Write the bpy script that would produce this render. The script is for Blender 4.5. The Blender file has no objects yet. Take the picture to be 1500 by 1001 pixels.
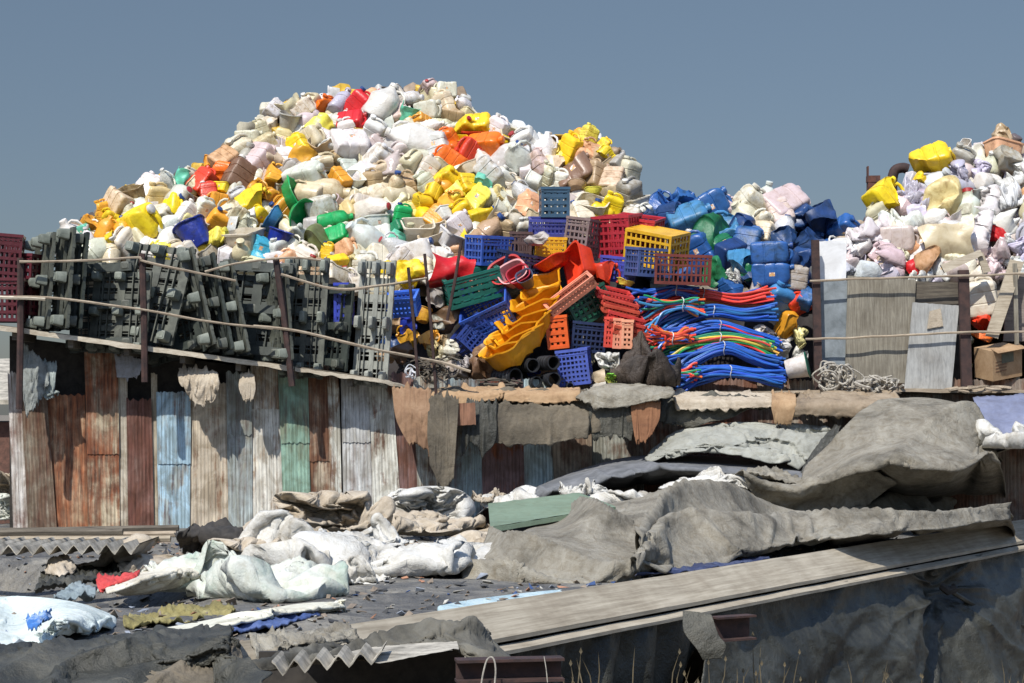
import bpy, bmesh, math, random
import numpy as np
from mathutils import Vector, Matrix, Euler, noise
R_ = random.Random(7)
import os
PI = math.pi
F = 2750.0; H = 4.6; HZ = 600.0; ROOF = 3.0
SC = bpy.context.scene
COL = SC.collection
def at(px, py, Y): return Vector(((px-750)/F*Y, Y, H+(HZ-py)/F*Y))
def rf(px, py, h=0.0):
    Y = (H-ROOF-h)*F/(py-HZ); return at(px, py, Y)
def yr(py, h=0.0): return (H-ROOF-h)*F/(py-HZ)

# ------------------------------------------------------------------ materials
def mat(name):
    m = bpy.data.materials.new(name); m.use_nodes = True
    return m, m.node_tree.nodes, m.node_tree.links, m.node_tree.nodes['Principled BSDF']
def nz(N, L, vec, scale, detail=4, rough=.55, dist=0.0):
    n = N.new('ShaderNodeTexNoise'); n.inputs['Scale'].default_value = scale
    n.inputs['Detail'].default_value = detail; n.inputs['Roughness'].default_value = rough
    n.inputs['Distortion'].default_value = dist
    if vec is not None: L.new(vec, n.inputs['Vector'])
    return n.outputs['Fac']
def coords(N, L, scale=(1,1,1), rnd=True):
    tc = N.new('ShaderNodeTexCoord'); mp = N.new('ShaderNodeMapping'); mp.inputs['Scale'].default_value = scale
    L.new(tc.outputs['Object'], mp.inputs['Vector'])
    if rnd:
        oi = N.new('ShaderNodeObjectInfo'); ml = N.new('ShaderNodeMath'); ml.operation = 'MULTIPLY'; ml.inputs[1].default_value = 37.0
        L.new(oi.outputs['Random'], ml.inputs[0]); L.new(ml.outputs[0], mp.inputs['Location'])
    return mp.outputs['Vector']
def ramp(N, L, fac, stops):
    r = N.new('ShaderNodeValToRGB'); e = r.color_ramp.elements
    while len(e) < len(stops): e.new(.5)
    for q, (p, c) in zip(e, stops): q.position = p; q.color = (*c, 1) if len(c) == 3 else c
    L.new(fac, r.inputs['Fac']); return r.outputs['Color']
def mix(N, L, fac, a, b, mode='MIX'):
    m = N.new('ShaderNodeMix'); m.data_type = 'RGBA'; m.blend_type = mode
    for s, v in ((m.inputs[0], fac), (m.inputs[6], a), (m.inputs[7], b)):
        if isinstance(v, (int, float)): s.default_value = v
        elif isinstance(v, tuple): s.default_value = (*v, 1)
        else: L.new(v, s)
    return m.outputs[2]
def bump(N, L, b, fac, strength, dist=.02):
    u = N.new('ShaderNodeBump'); u.inputs['Strength'].default_value = strength; u.inputs['Distance'].default_value = dist
    L.new(fac, u.inputs['Height']); L.new(u.outputs['Normal'], b.inputs['Normal'])
def plastic(name, rough=.38, sss=0.0, dirt=.5, bstr=.25, label=False):
    m, N, L, b = mat(name); v = coords(N, L)
    oi = N.new('ShaderNodeObjectInfo'); f = nz(N, L, v, 5, 6, .65, .4)
    g = ramp(N, L, f, [(.38, (1,1,1)), (.52, (.86,.81,.70)), (.62, (.60,.50,.38)), (.75, (.25,.19,.13))])
    f2 = nz(N, L, coords(N, L, (1,1,1)), 1.7, 2, .5); g = mix(N, L, .6, g, ramp(N, L, f2, [(.35, (1,1,1)), (.65, (.80,.76,.66))]), 'MULTIPLY')
    c = mix(N, L, dirt, oi.outputs['Color'], g, 'MULTIPLY')
    if label:
        # printed label remains: irregular coloured patch
        sp = N.new('ShaderNodeSeparateXYZ'); tc = N.new('ShaderNodeTexCoord'); L.new(tc.outputs['Object'], sp.inputs[0])
        def band(o, lo, hi):
            a = N.new('ShaderNodeMath'); a.operation = 'GREATER_THAN'; a.inputs[1].default_value = lo; L.new(o, a.inputs[0])
            d = N.new('ShaderNodeMath'); d.operation = 'LESS_THAN'; d.inputs[1].default_value = hi; L.new(o, d.inputs[0])
            k = N.new('ShaderNodeMath'); k.operation = 'MULTIPLY'; L.new(a.outputs[0], k.inputs[0]); L.new(d.outputs[0], k.inputs[1]); return k.outputs[0]
        k1 = band(sp.outputs['X'], -.06, .06); k2 = band(sp.outputs['Z'], -.08, .06)
        k = N.new('ShaderNodeMath'); k.operation = 'MULTIPLY'; L.new(k1, k.inputs[0]); L.new(k2, k.inputs[1])
        lc = ramp(N, L, nz(N, L, v, 9, 2), [(.42, (.75,.7,.6)), (.5, (.5,.16,.1)), (.56, (.65,.45,.15)), (.64, (.12,.2,.3))])
        c = mix(N, L, k.outputs[0], c, lc)
    L.new(c, b.inputs['Base Color']); b.inputs['Roughness'].default_value = rough
    b.inputs['Subsurface Weight'].default_value = sss; b.inputs['Subsurface Scale'].default_value = .03
    bump(N, L, b, nz(N, L, v, 14, 3), bstr, .02); return m
PL = plastic('weathered_plastic'); PLS = plastic('label_plastic', label=True)
PLC = plastic('clear_plastic', .22, 0, .35, .5)
PLD = plastic('old_plastic', .5, 0, .9, .3)
def cloth(name, c1, c2, c3, scale=1.6, bstr=.5, rough=.9, fine=60, bd=.02, stain=.5):
    m, N, L, b = mat(name); v = coords(N, L)
    f = nz(N, L, v, scale, 8, .68, .6)
    c = ramp(N, L, f, [(.3, c3), (.47, c1), (.7, c2)])
    s2 = ramp(N, L, nz(N, L, v, scale*5, 6, .7, 1.2), [(.42, (1,1,1)), (.68, (.62,.56,.47))])
    c = mix(N, L, stain, c, s2, 'MULTIPLY')
    L.new(c, b.inputs['Base Color']); b.inputs['Roughness'].default_value = rough
    h = mix(N, L, .28, nz(N, L, v, 7, 6, .62, 1.0), nz(N, L, v, fine, 3, .6))
    bump(N, L, b, h, bstr, bd); return m
TARP = cloth('grey_canvas', (.215,.198,.160), (.34,.32,.265), (.085,.078,.062), 1.5, .7, .95, bd=.06, stain=.8)
TARPL = cloth('pale_canvas', (.29,.295,.26), (.39,.395,.35), (.18,.185,.165), 1.5, .5, bd=.05)
TARPB = cloth('brown_canvas', (.10,.085,.062), (.19,.16,.115), (.045,.038,.03), 1.5, .6, bd=.05)
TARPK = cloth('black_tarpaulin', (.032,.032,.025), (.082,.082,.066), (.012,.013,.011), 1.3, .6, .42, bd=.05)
TARPO = cloth('olive_tarpaulin', (.042,.042,.033), (.11,.105,.082), (.014,.015,.012), 1.6, .7, .6, bd=.05)
SACKW = cloth('white_sacking', (.52,.51,.47), (.66,.66,.63), (.28,.25,.20), 2.2, .55, .75, bd=.05)
SACKB = cloth('beige_sacking', (.40,.34,.26), (.52,.46,.37), (.24,.2,.15), 2.2, .5, bd=.04)
SACKG = cloth('green_white_sacking', (.50,.53,.47), (.62,.63,.58), (.22,.33,.28), 2.0, .5, bd=.04)
SACKR = cloth('red_cloth', (.5,.05,.05), (.6,.1,.09), (.25,.04,.04), 2.5, .5, bd=.04)
SACKN = cloth('black_brown_sack', (.04,.028,.02), (.085,.06,.043), (.014,.01,.008), 2.5, .8, .6, bd=.05)
MUD = cloth('muddy_roofing', (.12,.118,.112), (.30,.28,.235), (.045,.05,.058), 1.3, .9, .85, 30, .09)
YELB = cloth('yellow_brown_sheet', (.22,.19,.07), (.34,.30,.14), (.08,.07,.04), 3, .6, bd=.04)
BLUET = cloth('blue_film', (.06,.10,.26), (.12,.17,.34), (.03,.05,.13), 2.5, .5, .5, bd=.04)
CYANT = cloth('pale_blue_film', (.42,.56,.60), (.6,.7,.72), (.2,.3,.36), 3, .5, .5, bd=.03)
CARD = cloth('cardboard', (.34,.22,.12), (.42,.29,.17), (.2,.125,.07), 3, .2, bd=.01)
PURP = cloth('lilac_sheet', (.16,.18,.27), (.22,.245,.35), (.11,.12,.18), 1.2, .3, .6)
GRNB = cloth('green_board_paint', (.17,.235,.165), (.2,.27,.19), (.12,.16,.115), 1.2, .15, .6)
LILAC = cloth('lilac_film', (.5,.44,.5), (.62,.56,.62), (.3,.25,.3), 3, .5, .5)
def wood(name, c1, c2, ax=(14,1.0,14), bstr=.4):
    m, N, L, b = mat(name); v = coords(N, L, ax)
    f = nz(N, L, v, 3, 8, .7, .5)
    c = ramp(N, L, f, [(.32, c1), (.62, c2)])
    w = nz(N, L, coords(N, L), 3, 5, .6); c = mix(N, L, .5, c, ramp(N, L, w, [(.4,(1,1,1)),(.7,(.5,.45,.4))]), 'MULTIPLY')
    L.new(c, b.inputs['Base Color']); b.inputs['Roughness'].default_value = .9
    bump(N, L, b, f, bstr, .01); return m
WOODX = wood('weathered_wood_long', (.25,.205,.145), (.43,.375,.285), (1,16,16))
WOODZ = wood('weathered_wood_upright', (.13,.115,.09), (.27,.25,.20), (16,16,1))
WOODP = wood('pale_plank', (.40,.34,.25), (.62,.56,.45), (1,14,14))
PLANKM = wood('grey_brown_plank', (.24,.205,.15), (.45,.40,.31), (.35,9,9), .3)
WOODB = wood('bare_pole_wood', (.22,.17,.12), (.42,.35,.26), (2,10,10))
WOODD = wood('dark_timber', (.05,.042,.034), (.15,.13,.10), (1,12,12))
GREYP = wood('grey_weathered_panel', (.24,.245,.24), (.40,.405,.39), (10,10,1.5), .25)
def sheetm(name, paint, rust, lo=.45, hi=.6, rust2=(.10,.035,.018), ax=(9,9,.9), drip=1.0):
    m, N, L, b = mat(name); v = coords(N, L, ax)
    f = nz(N, L, v, 1.0, 9, .72, .5); g = nz(N, L, coords(N, L), 2.3, 7, .65, .3)
    h = mix(N, L, .5, f, g)
    r = ramp(N, L, nz(N, L, v, 3, 5), [(.35, rust2), (.65, rust)])
    fac = ramp(N, L, h, [(lo, (0,0,0)), (lo+(hi-lo)*.55, (.75,.75,.75)), (hi, (1,1,1))])
    p2 = mix(N, L, ramp(N, L, nz(N, L, v, 2.2, 7, .75), [(.38, (0,0,0)), (.7, (1,1,1))]), paint, tuple(q*.6 for q in paint))
    spk = ramp(N, L, nz(N, L, coords(N, L, (5,5,2)), 9, 4, .7), [(.60, (0,0,0)), (.68, (1,1,1))])
    c = mix(N, L, fac, p2, r); c = mix(N, L, mix(N, L, .55, (0,0,0), spk), c, tuple(q*.8 for q in rust))
    ln = ramp(N, L, nz(N, L, coords(N, L, (34,34,.5)), 2.0, 4, .7), [(.36, (.42,.38,.34)), (.52, (1,1,1))]); c = mix(N, L, .75, c, ln, 'MULTIPLY')
    pt = ramp(N, L, nz(N, L, coords(N, L, (2.2,2.2,1.5)), 1.6, 6, .62, 1.2), [(.40, (.62,.58,.52)), (.56, (1,1,1)), (.70, (1.25,1.22,1.15))]); c = mix(N, L, .8, c, pt, 'MULTIPLY')
    L.new(c, b.inputs['Base Color']); b.inputs['Roughness'].default_value = .8
    bump(N, L, b, f, .2, .01); return m
def simple(name, c, rough=.6, metal=0, c2=None, sc=8, bs=.2):
    m, N, L, b = mat(name); v = coords(N, L); c2 = c2 or tuple(q*.55 for q in c)
    f = nz(N, L, v, sc, 7, .7, .4)
    L.new(ramp(N, L, f, [(.35, c2), (.62, c)]), b.inputs['Base Color'])
    b.inputs['Roughness'].default_value = rough; b.inputs['Metallic'].default_value = metal
    bump(N, L, b, f, bs, .01); return m
RUSTY = simple('rusty_steel', (.13,.05,.032), .85, 0, (.045,.022,.02))
RUSTD = simple('dark_rusty_steel', (.06,.03,.024), .8, 0, (.02,.012,.012))
PALL = simple('grey_green_pallet_plastic', (.105,.112,.09), .6, 0, (.042,.046,.037), 6)
PALF = simple('pale_pallet_foot_plastic', (.22,.24,.20), .6, 0, (.10,.115,.095), 6)
PALK = simple('black_green_pallet_plastic', (.046,.056,.046), .6, 0, (.018,.024,.021), 6)
PALG = simple('pale_grey_pallet_plastic', (.30,.31,.27), .6, 0, (.16,.165,.145), 6)
BLKP = simple('black_pipe_plastic', (.02,.022,.026), .5, 0, (.01,.01,.012))
VOIDM = simple('black_and_void_shade', (.05,.044,.038), .95, 0, (.022,.02,.018))  # shade of voids put into the colour; also black for cover and knot
EARTH = simple('dusty_earth', (.20,.17,.13), .95, 0, (.13,.11,.085), .6)
ASB = simple('pale_cement_sheet', (.50,.46,.38), .9, 0, (.17,.155,.125), 5)
ASBD = simple('grey_roofing_sheet', (.17,.175,.185), .9, 0, (.09,.095,.10), 4)
WHITEP = simple('white_painted_sheet', (.78,.79,.80), .5, 0, (.6,.6,.6), 3)
BRICK = simple('dull_brick', (.16,.08,.06), .95, 0, (.08,.045,.035), 12)
ROPE = simple('pale_rope', (.45,.42,.36), .9, 0, (.22,.2,.17), 20)
TIE = simple('pale_twine', (.6,.62,.66), .8)

# ------------------------------------------------------------------ mesh helpers
class MB:
    def __init__(s): s.v = []; s.f = []; s.m = []
    def add(s, vs, fs, mi=0):
        k = len(s.v); s.v += [tuple(q) for q in vs]; s.f += [tuple(i+k for i in f) for f in fs]; s.m += [mi]*len(fs); return s
    def box(s, c, d, rot=None, mi=0):
        x, y, z = d[0]/2, d[1]/2, d[2]/2
        vs = [Vector((i*x, j*y, k*z)) for i in (-1,1) for j in (-1,1) for k in (-1,1)]
        if rot is not None: vs = [rot @ q for q in vs]
        c = Vector(c); vs = [q+c for q in vs]
        return s.add(vs, [(0,1,3,2),(4,6,7,5),(0,4,5,1),(2,3,7,6),(0,2,6,4),(1,5,7,3)], mi)
    def tube(s, pts, r, n=7, cap=True, mi=0):
        pts = [Vector(p) for p in pts]; rs = r if isinstance(r, (list, tuple)) else [r]*len(pts)
        k = len(s.v); up = Vector((.13,.21,.97))
        for i, p in enumerate(pts):
            t = (pts[min(i+1, len(pts)-1)]-pts[max(i-1, 0)]).normalized()
            a = t.cross(up)
            if a.length < .05: a = t.cross(Vector((1,0,0)))
            a.normalize(); b = t.cross(a)
            for j in range(n):
                q = 2*PI*j/n; s.v.append(tuple(p+(a*math.cos(q)+b*math.sin(q))*rs[i]))
        for i in range(len(pts)-1):
            for j in range(n):
                s.f.append((k+i*n+j, k+i*n+(j+1)%n, k+(i+1)*n+(j+1)%n, k+(i+1)*n+j)); s.m.append(mi)
        if cap:
            s.f.append(tuple(k+j for j in range(n))[::-1]); s.f.append(tuple(k+(len(pts)-1)*n+j for j in range(n))); s.m += [mi, mi]
        return s
    def rings(s, rings, n=20, e=2.0, cap0=True, cap1=True, mi=0):
        # rings: (z, rx, ry[, ox, oy]); superellipse exponent e
        k = len(s.v)
        for g in rings:
            z, rx, ry = g[:3]; ox, oy = (g[3], g[4]) if len(g) > 3 else (0, 0)
            for j in range(n):
                q = 2*PI*(j+.5)/n; c, d = math.cos(q), math.sin(q)
                s.v.append((ox+rx*math.copysign(abs(c)**(2/e), c), oy+ry*math.copysign(abs(d)**(2/e), d), z))
        for i in range(len(rings)-1):
            for j in range(n):
                s.f.append((k+i*n+j, k+i*n+(j+1)%n, k+(i+1)*n+(j+1)%n, k+(i+1)*n+j)); s.m.append(mi)
        if cap0: s.f.append(tuple(k+j for j in range(n))[::-1]); s.m.append(mi)
        if cap1: s.f.append(tuple(k+(len(rings)-1)*n+j for j in range(n))); s.m.append(mi)
        return s
    def warp(s, fn): s.v = [tuple(fn(Vector(p))) for p in s.v]; return s
    def mesh(s, name, m, smooth=True, auto=True):
        me = bpy.data.meshes.new(name); me.from_pydata(s.v, [], s.f); me.update()
        for q in (m if isinstance(m, (list, tuple)) else [m]): me.materials.append(q)
        me.polygons.foreach_set('material_index', s.m)
        if smooth:
            me.polygons.foreach_set('use_smooth', [True]*len(me.polygons))
            if auto: me.set_sharp_from_angle(angle=math.radians(42))
        return me
def link(name, me, parent=None, color=None, loc=None):
    o = bpy.data.objects.new(name, me); COL.objects.link(o)
    if parent is not None: o.parent = parent
    if color is not None: o.color = (*color, 1)
    if loc is not None: o.location = loc
    return o
def tag(o, label, cat, group=None):
    o['label'] = label; o['category'] = cat
    if group: o['group'] = group
    return o
def setting(o, kind='structure', label=None):
    o['kind'] = kind
    if label: o['label'] = label
    return o
def recentre(me):
    n = len(me.vertices); a = np.empty(n*3); me.vertices.foreach_get('co', a); a = a.reshape(-1, 3)
    c = Vector((a[:,0].mean(), a[:,1].mean(), a[:,2].min())); me.transform(Matrix.Translation(-c)); return c
def place(name, mb, m, label=None, cat=None, group=None, parent=None, smooth=True, color=None):
    me = mb.mesh(name, m, smooth)
    if parent is not None:
        return link(name, me, parent, color)
    c = recentre(me); o = link(name, me, None, color, c)
    if cat: tag(o, label, cat, group)
    return o
def crumple(mb, amp, fr, seed, fine=0.0):
    off = Vector((seed*3.1, seed*1.7, seed*5.3))
    def fn(p):
        q = p+noise.noise_vector(p*fr+off)*amp
        if fine: q += noise.noise_vector(p*fr*3.1+off)*fine
        return q
    return mb.warp(fn)
def ridge(p, k=4):
    a, s, t = 1.0, 0.0, 0.0
    for i in range(k):
        s += a*(1-abs(noise.noise(p))*2.2); t += a; a *= .5; p = p*2.07+Vector((3.1,1.7,9.2))
    return s/t
def cat_rom(P, n):
    P = np.asarray(P, float); m = len(P)
    if m == 1: return np.repeat(P, n, 0)
    t = np.linspace(0, m-1, n); i = np.minimum(t.astype(int), m-2); f = (t-i)
    f = f.reshape(-1, *([1]*(P.ndim-1)))
    p1, p2 = P[i], P[i+1]
    p0 = np.where((i > 0).reshape(f.shape), P[np.maximum(i-1, 0)], 2*p1-p2)
    p3 = np.where((i+2 < m).reshape(f.shape), P[np.minimum(i+2, m-1)], 2*p2-p1)
    return .5*((2*p1)+(-p0+p2)*f+(2*p0-5*p1+4*p2-p3)*f*f+(-p0+3*p1-3*p2+p3)*f**3)
def loft(name, rows, m, nu=90, nv=60, amp=.05, fr=1.6, stretch=(1,1,1), seed=0, thick=.012, fold=0.0, foldn=9, fine=.25, edge=1.0, post=None,
         label=None, cat='tarpaulin', group=None, parent=None, ragged=.0, sim=None):
    """rows: back-to-front lists of world points; a smooth cloth through them, with folds, real thickness"""
    rows = [cat_rom([tuple(p) for p in r], nu) for r in rows]
    G = cat_rom(np.array(rows), nv)
    du = np.gradient(G, axis=1); dv = np.gradient(G, axis=0)
    Nn = np.cross(du, dv); Nn /= (np.linalg.norm(Nn, axis=2, keepdims=True)+1e-9)
    if Nn[...,2].mean() < 0 and abs(Nn[...,2].mean()) > .2: Nn = -Nn
    elif abs(Nn[...,2].mean()) <= .2 and Nn[...,1].mean() > 0: Nn = -Nn
    off = Vector((seed*7.3, seed*2.9, seed*4.1)); vs = []
    for j in range(nv):
        for i in range(nu):
            p = Vector(G[j,i]); q = Vector((p.x*stretch[0], p.y*stretch[1], p.z*stretch[2]))*fr+off
            q = q+noise.noise_vector(q*.6)*.5
            d = (ridge(q, 4)-.55)*amp + (ridge(q*2.7+off, 3)-.55)*amp*fine
            if fold: d += fold*math.sin(i/nu*foldn*2*PI+2.5*noise.noise(q*.7)+seed)*(.35+.65*j/nv)
            p = p+Vector(Nn[j,i])*d
            if post is not None: p = post(p, Vector(Nn[j,i]), i/(nu-1), j/(nv-1))
            if ragged and j in (0, nv-1):
                p = p+Vector((0,0,1))*(noise.noise(Vector((i/nu*9, seed, j)))+.35*noise.noise(Vector((i/nu*30, seed, j))))*ragged*(1 if j == 0 else -1)
            vs.append(p)
    fs = [(j*nu+i, j*nu+i+1, (j+1)*nu+i+1, (j+1)*nu+i) for j in range(nv-1) for i in range(nu-1)]
    if sim is not None:
        mb = MB(); mb.add(vs, fs); me = mb.mesh(name, m, True, False); c = recentre(me); o = link(name, me, None, None, c); tag(o, label, cat, group)
        vg = o.vertex_groups.new(name='pin'); pins = list(range(nu)) if sim.get('pin') == 'top' else []
        for k in sim.get('pins', ()): pins += [j*nu+i for j in range(nv) for i in range(nu) if abs(i/(nu-1)-k[0]) < k[2] and abs(j/(nv-1)-k[1]) < k[3]]
        if pins: vg.add(pins, 1.0, 'REPLACE')
        base = None
        if sim.get('base', True):
            # smooth support a little below the cloth
            bm_ = MB(); sh = Vector(sim.get('shift', (0, 0, -.07))); ns = 3
            bm_.add([(post(Vector(G[j,i]), Vector(Nn[j,i]), i/(nu-1), j/(nv-1)) if post is not None else Vector(G[j,i]))+sh for j in range(0, nv) for i in range(0, nu)], fs); bme = bm_.mesh('support', VOIDM, True, False)
            base = bpy.data.objects.new('support', bme); COL.objects.link(base)
        SIM.append((o, base, dict(sim, pin='pin' if pins else None, thick=thick))); return o
    # real thickness: back sheet and rim
    n0 = len(vs); back = [vs[j*nu+i]-Vector(Nn[j,i])*thick for j in range(nv) for i in range(nu)]
    vs2 = vs+back; fs2 = fs+[tuple(n0+q for q in f)[::-1] for f in fs]
    rim = [i for i in range(nu)]+[j*nu+nu-1 for j in range(1, nv)]+[(nv-1)*nu+i for i in range(nu-2, -1, -1)]+[j*nu for j in range(nv-2, 0, -1)]
    for a, b in zip(rim, rim[1:]+rim[:1]): fs2.append((b, a, a+n0, b+n0))
    mb = MB(); mb.add(vs2, fs2)
    me = mb.mesh(name, m, True, False)
    if parent is not None: return link(name, me, parent)
    c = recentre(me); o = link(name, me, None, None, c); tag(o, label, cat, group); return o

def ico(sub):
    bm = bmesh.new(); bmesh.ops.create_icosphere(bm, subdivisions=sub, radius=.5)
    vs = [v.co.copy() for v in bm.verts]; fs = [tuple(v.index for v in f.verts) for f in bm.faces]; bm.free()
    g = MB(); g.add(vs, fs); return g
SIM = []
def creases(A, k, slope, seed, wob=.35):
    def f(p, n, u, v):
        s = abs(math.sin(PI*(v*k+u*slope+wob*noise.noise(Vector((u*2.2, seed*3.7, v*.8))))))
        w = .45+.9*abs(noise.noise(Vector((u*1.7+seed, 2, v*1.3))))
        e = min(1, v*6, (1-v)*6)
        return p+Vector((0,0,1))*A*w*e*((1-s)**1.7-.25)
    return f
def simulate(frames, quality=4):
    """settles every queued cloth on its own support with Blender's cloth solver, then freezes the shape into the mesh"""
    cols_ = []
    for o, base, s in SIM:
        if base is not None:
            base.modifiers.new('col', 'COLLISION'); base.collision.thickness_outer = .012; base.collision.cloth_friction = s.get('fric', 14); base.collision.use_culling = False
        cc = bpy.data.collections.new('support'); SC.collection.children.link(cc); cols_.append(cc)
        if base is not None: cc.objects.link(base)
        m = o.modifiers.new('cloth', 'CLOTH'); st = m.settings
        st.quality = quality; st.mass = .25; st.tension_stiffness = 12; st.compression_stiffness = 12; st.shear_stiffness = 4; st.bending_stiffness = s.get('bend', 5)
        st.air_damping = 1.5; st.tension_damping = 5; st.compression_damping = 5; st.shear_damping = 5
        st.shrink_min = st.shrink_max = s.get('shrink', -.07)
        if s.get('pressure'): st.use_pressure = True; st.uniform_pressure_force = s['pressure']
        if s.get('pin'): st.vertex_group_mass = s['pin']
        cs = m.collision_settings; cs.use_collision = base is not None; cs.distance_min = .012; cs.collision_quality = 1 if not s.get('self') else 2; cs.collection = cc
        cs.use_self_collision = s.get('self', False); cs.self_distance_min = .01; m.point_cache.frame_end = frames+1
    SC.frame_start = 1; SC.frame_end = frames+1
    import time; t0 = time.time()
    for f in range(1, frames+2): SC.frame_set(f)
    print('cloth', len(SIM), time.time()-t0)
    dg = bpy.context.evaluated_depsgraph_get()
    for o, base, s in SIM:
        me = bpy.data.meshes.new_from_object(o.evaluated_get(dg)); o.modifiers.clear(); o.vertex_groups.clear(); o.data = me
    for (o, base, s), cc in zip(SIM, cols_):
        if base is not None: bpy.data.objects.remove(base)
        bpy.data.collections.remove(cc)
        if s.get('thick'):
            k = o.modifiers.new('thickness', 'SOLIDIFY'); k.thickness = s['thick']; k.offset = 0
    SC.frame_set(1); SIM.clear()
def pillow(n, m, seed, W=1.1, D=.75, Hh=.5):
    g = MB(); vs = []; off = Vector((seed*3.3, seed, seed*2))
    for s in (1, -1):
        for j in range(m):
            for i in range(n):
                u, v = i/(n-1)*2-1, j/(m-1)*2-1; h = Hh*max(0, (1-u**4)*(1-v**4))**.5
                p = Vector((u*W/2, v*D/2, s*h*.5)); vs.append(p+noise.noise_vector(p*2.5+off)*.14)
    N_ = n*m; idx = list(range(2*N_))
    for j in range(m):
        for i in range(n):
            if i in (0, n-1) or j in (0, m-1): idx[N_+j*n+i] = j*n+i
    fs = []
    for j in range(m-1):
        for i in range(n-1):
            q = (j*n+i, j*n+i+1, (j+1)*n+i+1, (j+1)*n+i); fs.append(q); fs.append(tuple(idx[N_+k] for k in q)[::-1])
    used = sorted(set(k for f in fs for k in f)); mp = {k: i for i, k in enumerate(used)}
    g.add([vs[k] for k in used], [tuple(mp[k] for k in f) for f in fs]); return g
SACKT = []
def pen(k, y=-40):
    gm = MB(); gm.add([(k*2-3,y-3,0),(k*2+3,y-3,0),(k*2+3,y+3,0),(k*2-3,y+3,0)], [(0,1,2,3)]); gb = bpy.data.objects.new('support', gm.mesh('support', VOIDM, False)); COL.objects.link(gb); return gb
for k in range(7):
    o = link('sack_form', pillow(54, 40, k, 1.1, .8, [.5,.65,.4,.6][k%4]).mesh('sack_form', SACKW, True, False), None, None, (k*2, -40, .6)); o.rotation_euler = (.6*math.sin(k*2.1), .8*math.cos(k*1.3), k)
    SIM.append((o, pen(k), dict(shrink=-.18, bend=.15, pressure=[None,.1,.9,None][k%4], thick=0, self=True))); SACKT.append(o)
for k in range(4):      # crumpled single sheets
    g = MB(); n, m = 64, 48; off = Vector((k*5.1, 2, k)); vs = []
    for j in range(m):
        for i in range(n):
            u, v = i/(n-1)-.5, j/(m-1)-.5; q = Vector((u*1.5, v*1.1, 0))
            r = .5+.28*math.sin(u*(9+k)+k)*math.cos(v*5+k*2); vs.append(Vector((q.x*.8, q.y*.8, r))+noise.noise_vector(q*2.6+off)*.30)
    g.add(vs, [(j*n+i, j*n+i+1, (j+1)*n+i+1, (j+1)*n+i) for j in range(m-1) for i in range(n-1)])
    o = link('sheet_form', g.mesh('sheet_form', SACKW, True, False), None, None, (k*2, -60, .1)); SIM.append((o, pen(k, -60), dict(shrink=-.16, bend=.3, thick=0, self=True))); SACKT.append(o)
simulate(30)
FORM = []
for o in SACKT:
    me = o.data; me.transform(o.rotation_euler.to_matrix().to_4x4())
    n = len(me.vertices); q = np.empty(n*3); me.vertices.foreach_get('co', q); q = q.reshape(-1, 3); lo, hi = q.min(0), q.max(0)
    me.transform(Matrix.Translation(Vector((-(lo[0]+hi[0])/2, -(lo[1]+hi[1])/2, -lo[2])))); me.transform(Matrix.Diagonal((1/(hi[0]-lo[0]), 1/(hi[1]-lo[1]), 1/(hi[2]-lo[2]), 1)))
    me.polygons.foreach_set('use_smooth', [True]*len(me.polygons)); FORM.append(me); bpy.data.objects.remove(o)
def form(k, m, s=(1,1,1), yaw=0, centre=False, tilt=0):
    me = FORM[k].copy(); me.materials.clear(); me.materials.append(m)
    if centre: me.transform(Matrix.Translation((0, 0, -.5)))
    me.transform(Matrix.Diagonal((*s, 1)) @ Matrix.Rotation(math.radians(yaw), 4, 'Z') @ Matrix.Rotation(math.radians(tilt), 4, 'X')); return me
def csack(px, py, Y, w_, h_, d_, m, seed, label, yaw=0, grp=None, zbase=None, pool=(0,1,2,3,4,5,6), name='sack', cat='sack', nudge=0):
    """a crumpled sack or sheet: width, height and depth in metres"""
    k = pool[seed % len(pool)]; p = at(px, py, Y)
    if h_ > .45*w_:      # a standing sack: the form is stood up on its long edge
        me = form(k, m, (1, 1, 1), 0, True, 82); me.transform(Matrix.Diagonal((w_, d_*.75, h_, 1))); o = link(name, me); o.location = (p.x, p.y, p.z)
    else: o = link(name, form(k, m, (w_, d_, h_), yaw)); o.location = (p.x, p.y, p.z-h_/2 if zbase is None else zbase)
    if k >= 7: q = o.modifiers.new('thickness', 'SOLIDIFY'); q.thickness = .004
    tag(o, label, cat, grp); return o
# ------------------------------------------------------------------ world, sun, camera
SUN_EL, SUN_AZ = math.radians(50), math.radians(205)   # azimuth clockwise from +Y: the sun stands behind the camera, to the left
w = bpy.data.worlds.new('World'); SC.world = w; w.use_nodes = True
N, L = w.node_tree.nodes, w.node_tree.links; bg = N['Background']
sk = N.new('ShaderNodeTexSky'); sk.sky_type = 'NISHITA'; sk.sun_disc = False; sk.sun_elevation = SUN_EL; sk.sun_rotation = SUN_AZ
sk.air_density = 1.0; sk.dust_density = 0.6; sk.ozone_density = 2.0; sk.altitude = 0
SKYTINT = (1.0, 1.0, 1.0)
mx = N.new('ShaderNodeMix'); mx.data_type = 'RGBA'; mx.blend_type = 'MULTIPLY'; mx.inputs[0].default_value = 1
L.new(sk.outputs[0], mx.inputs[6])
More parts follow.
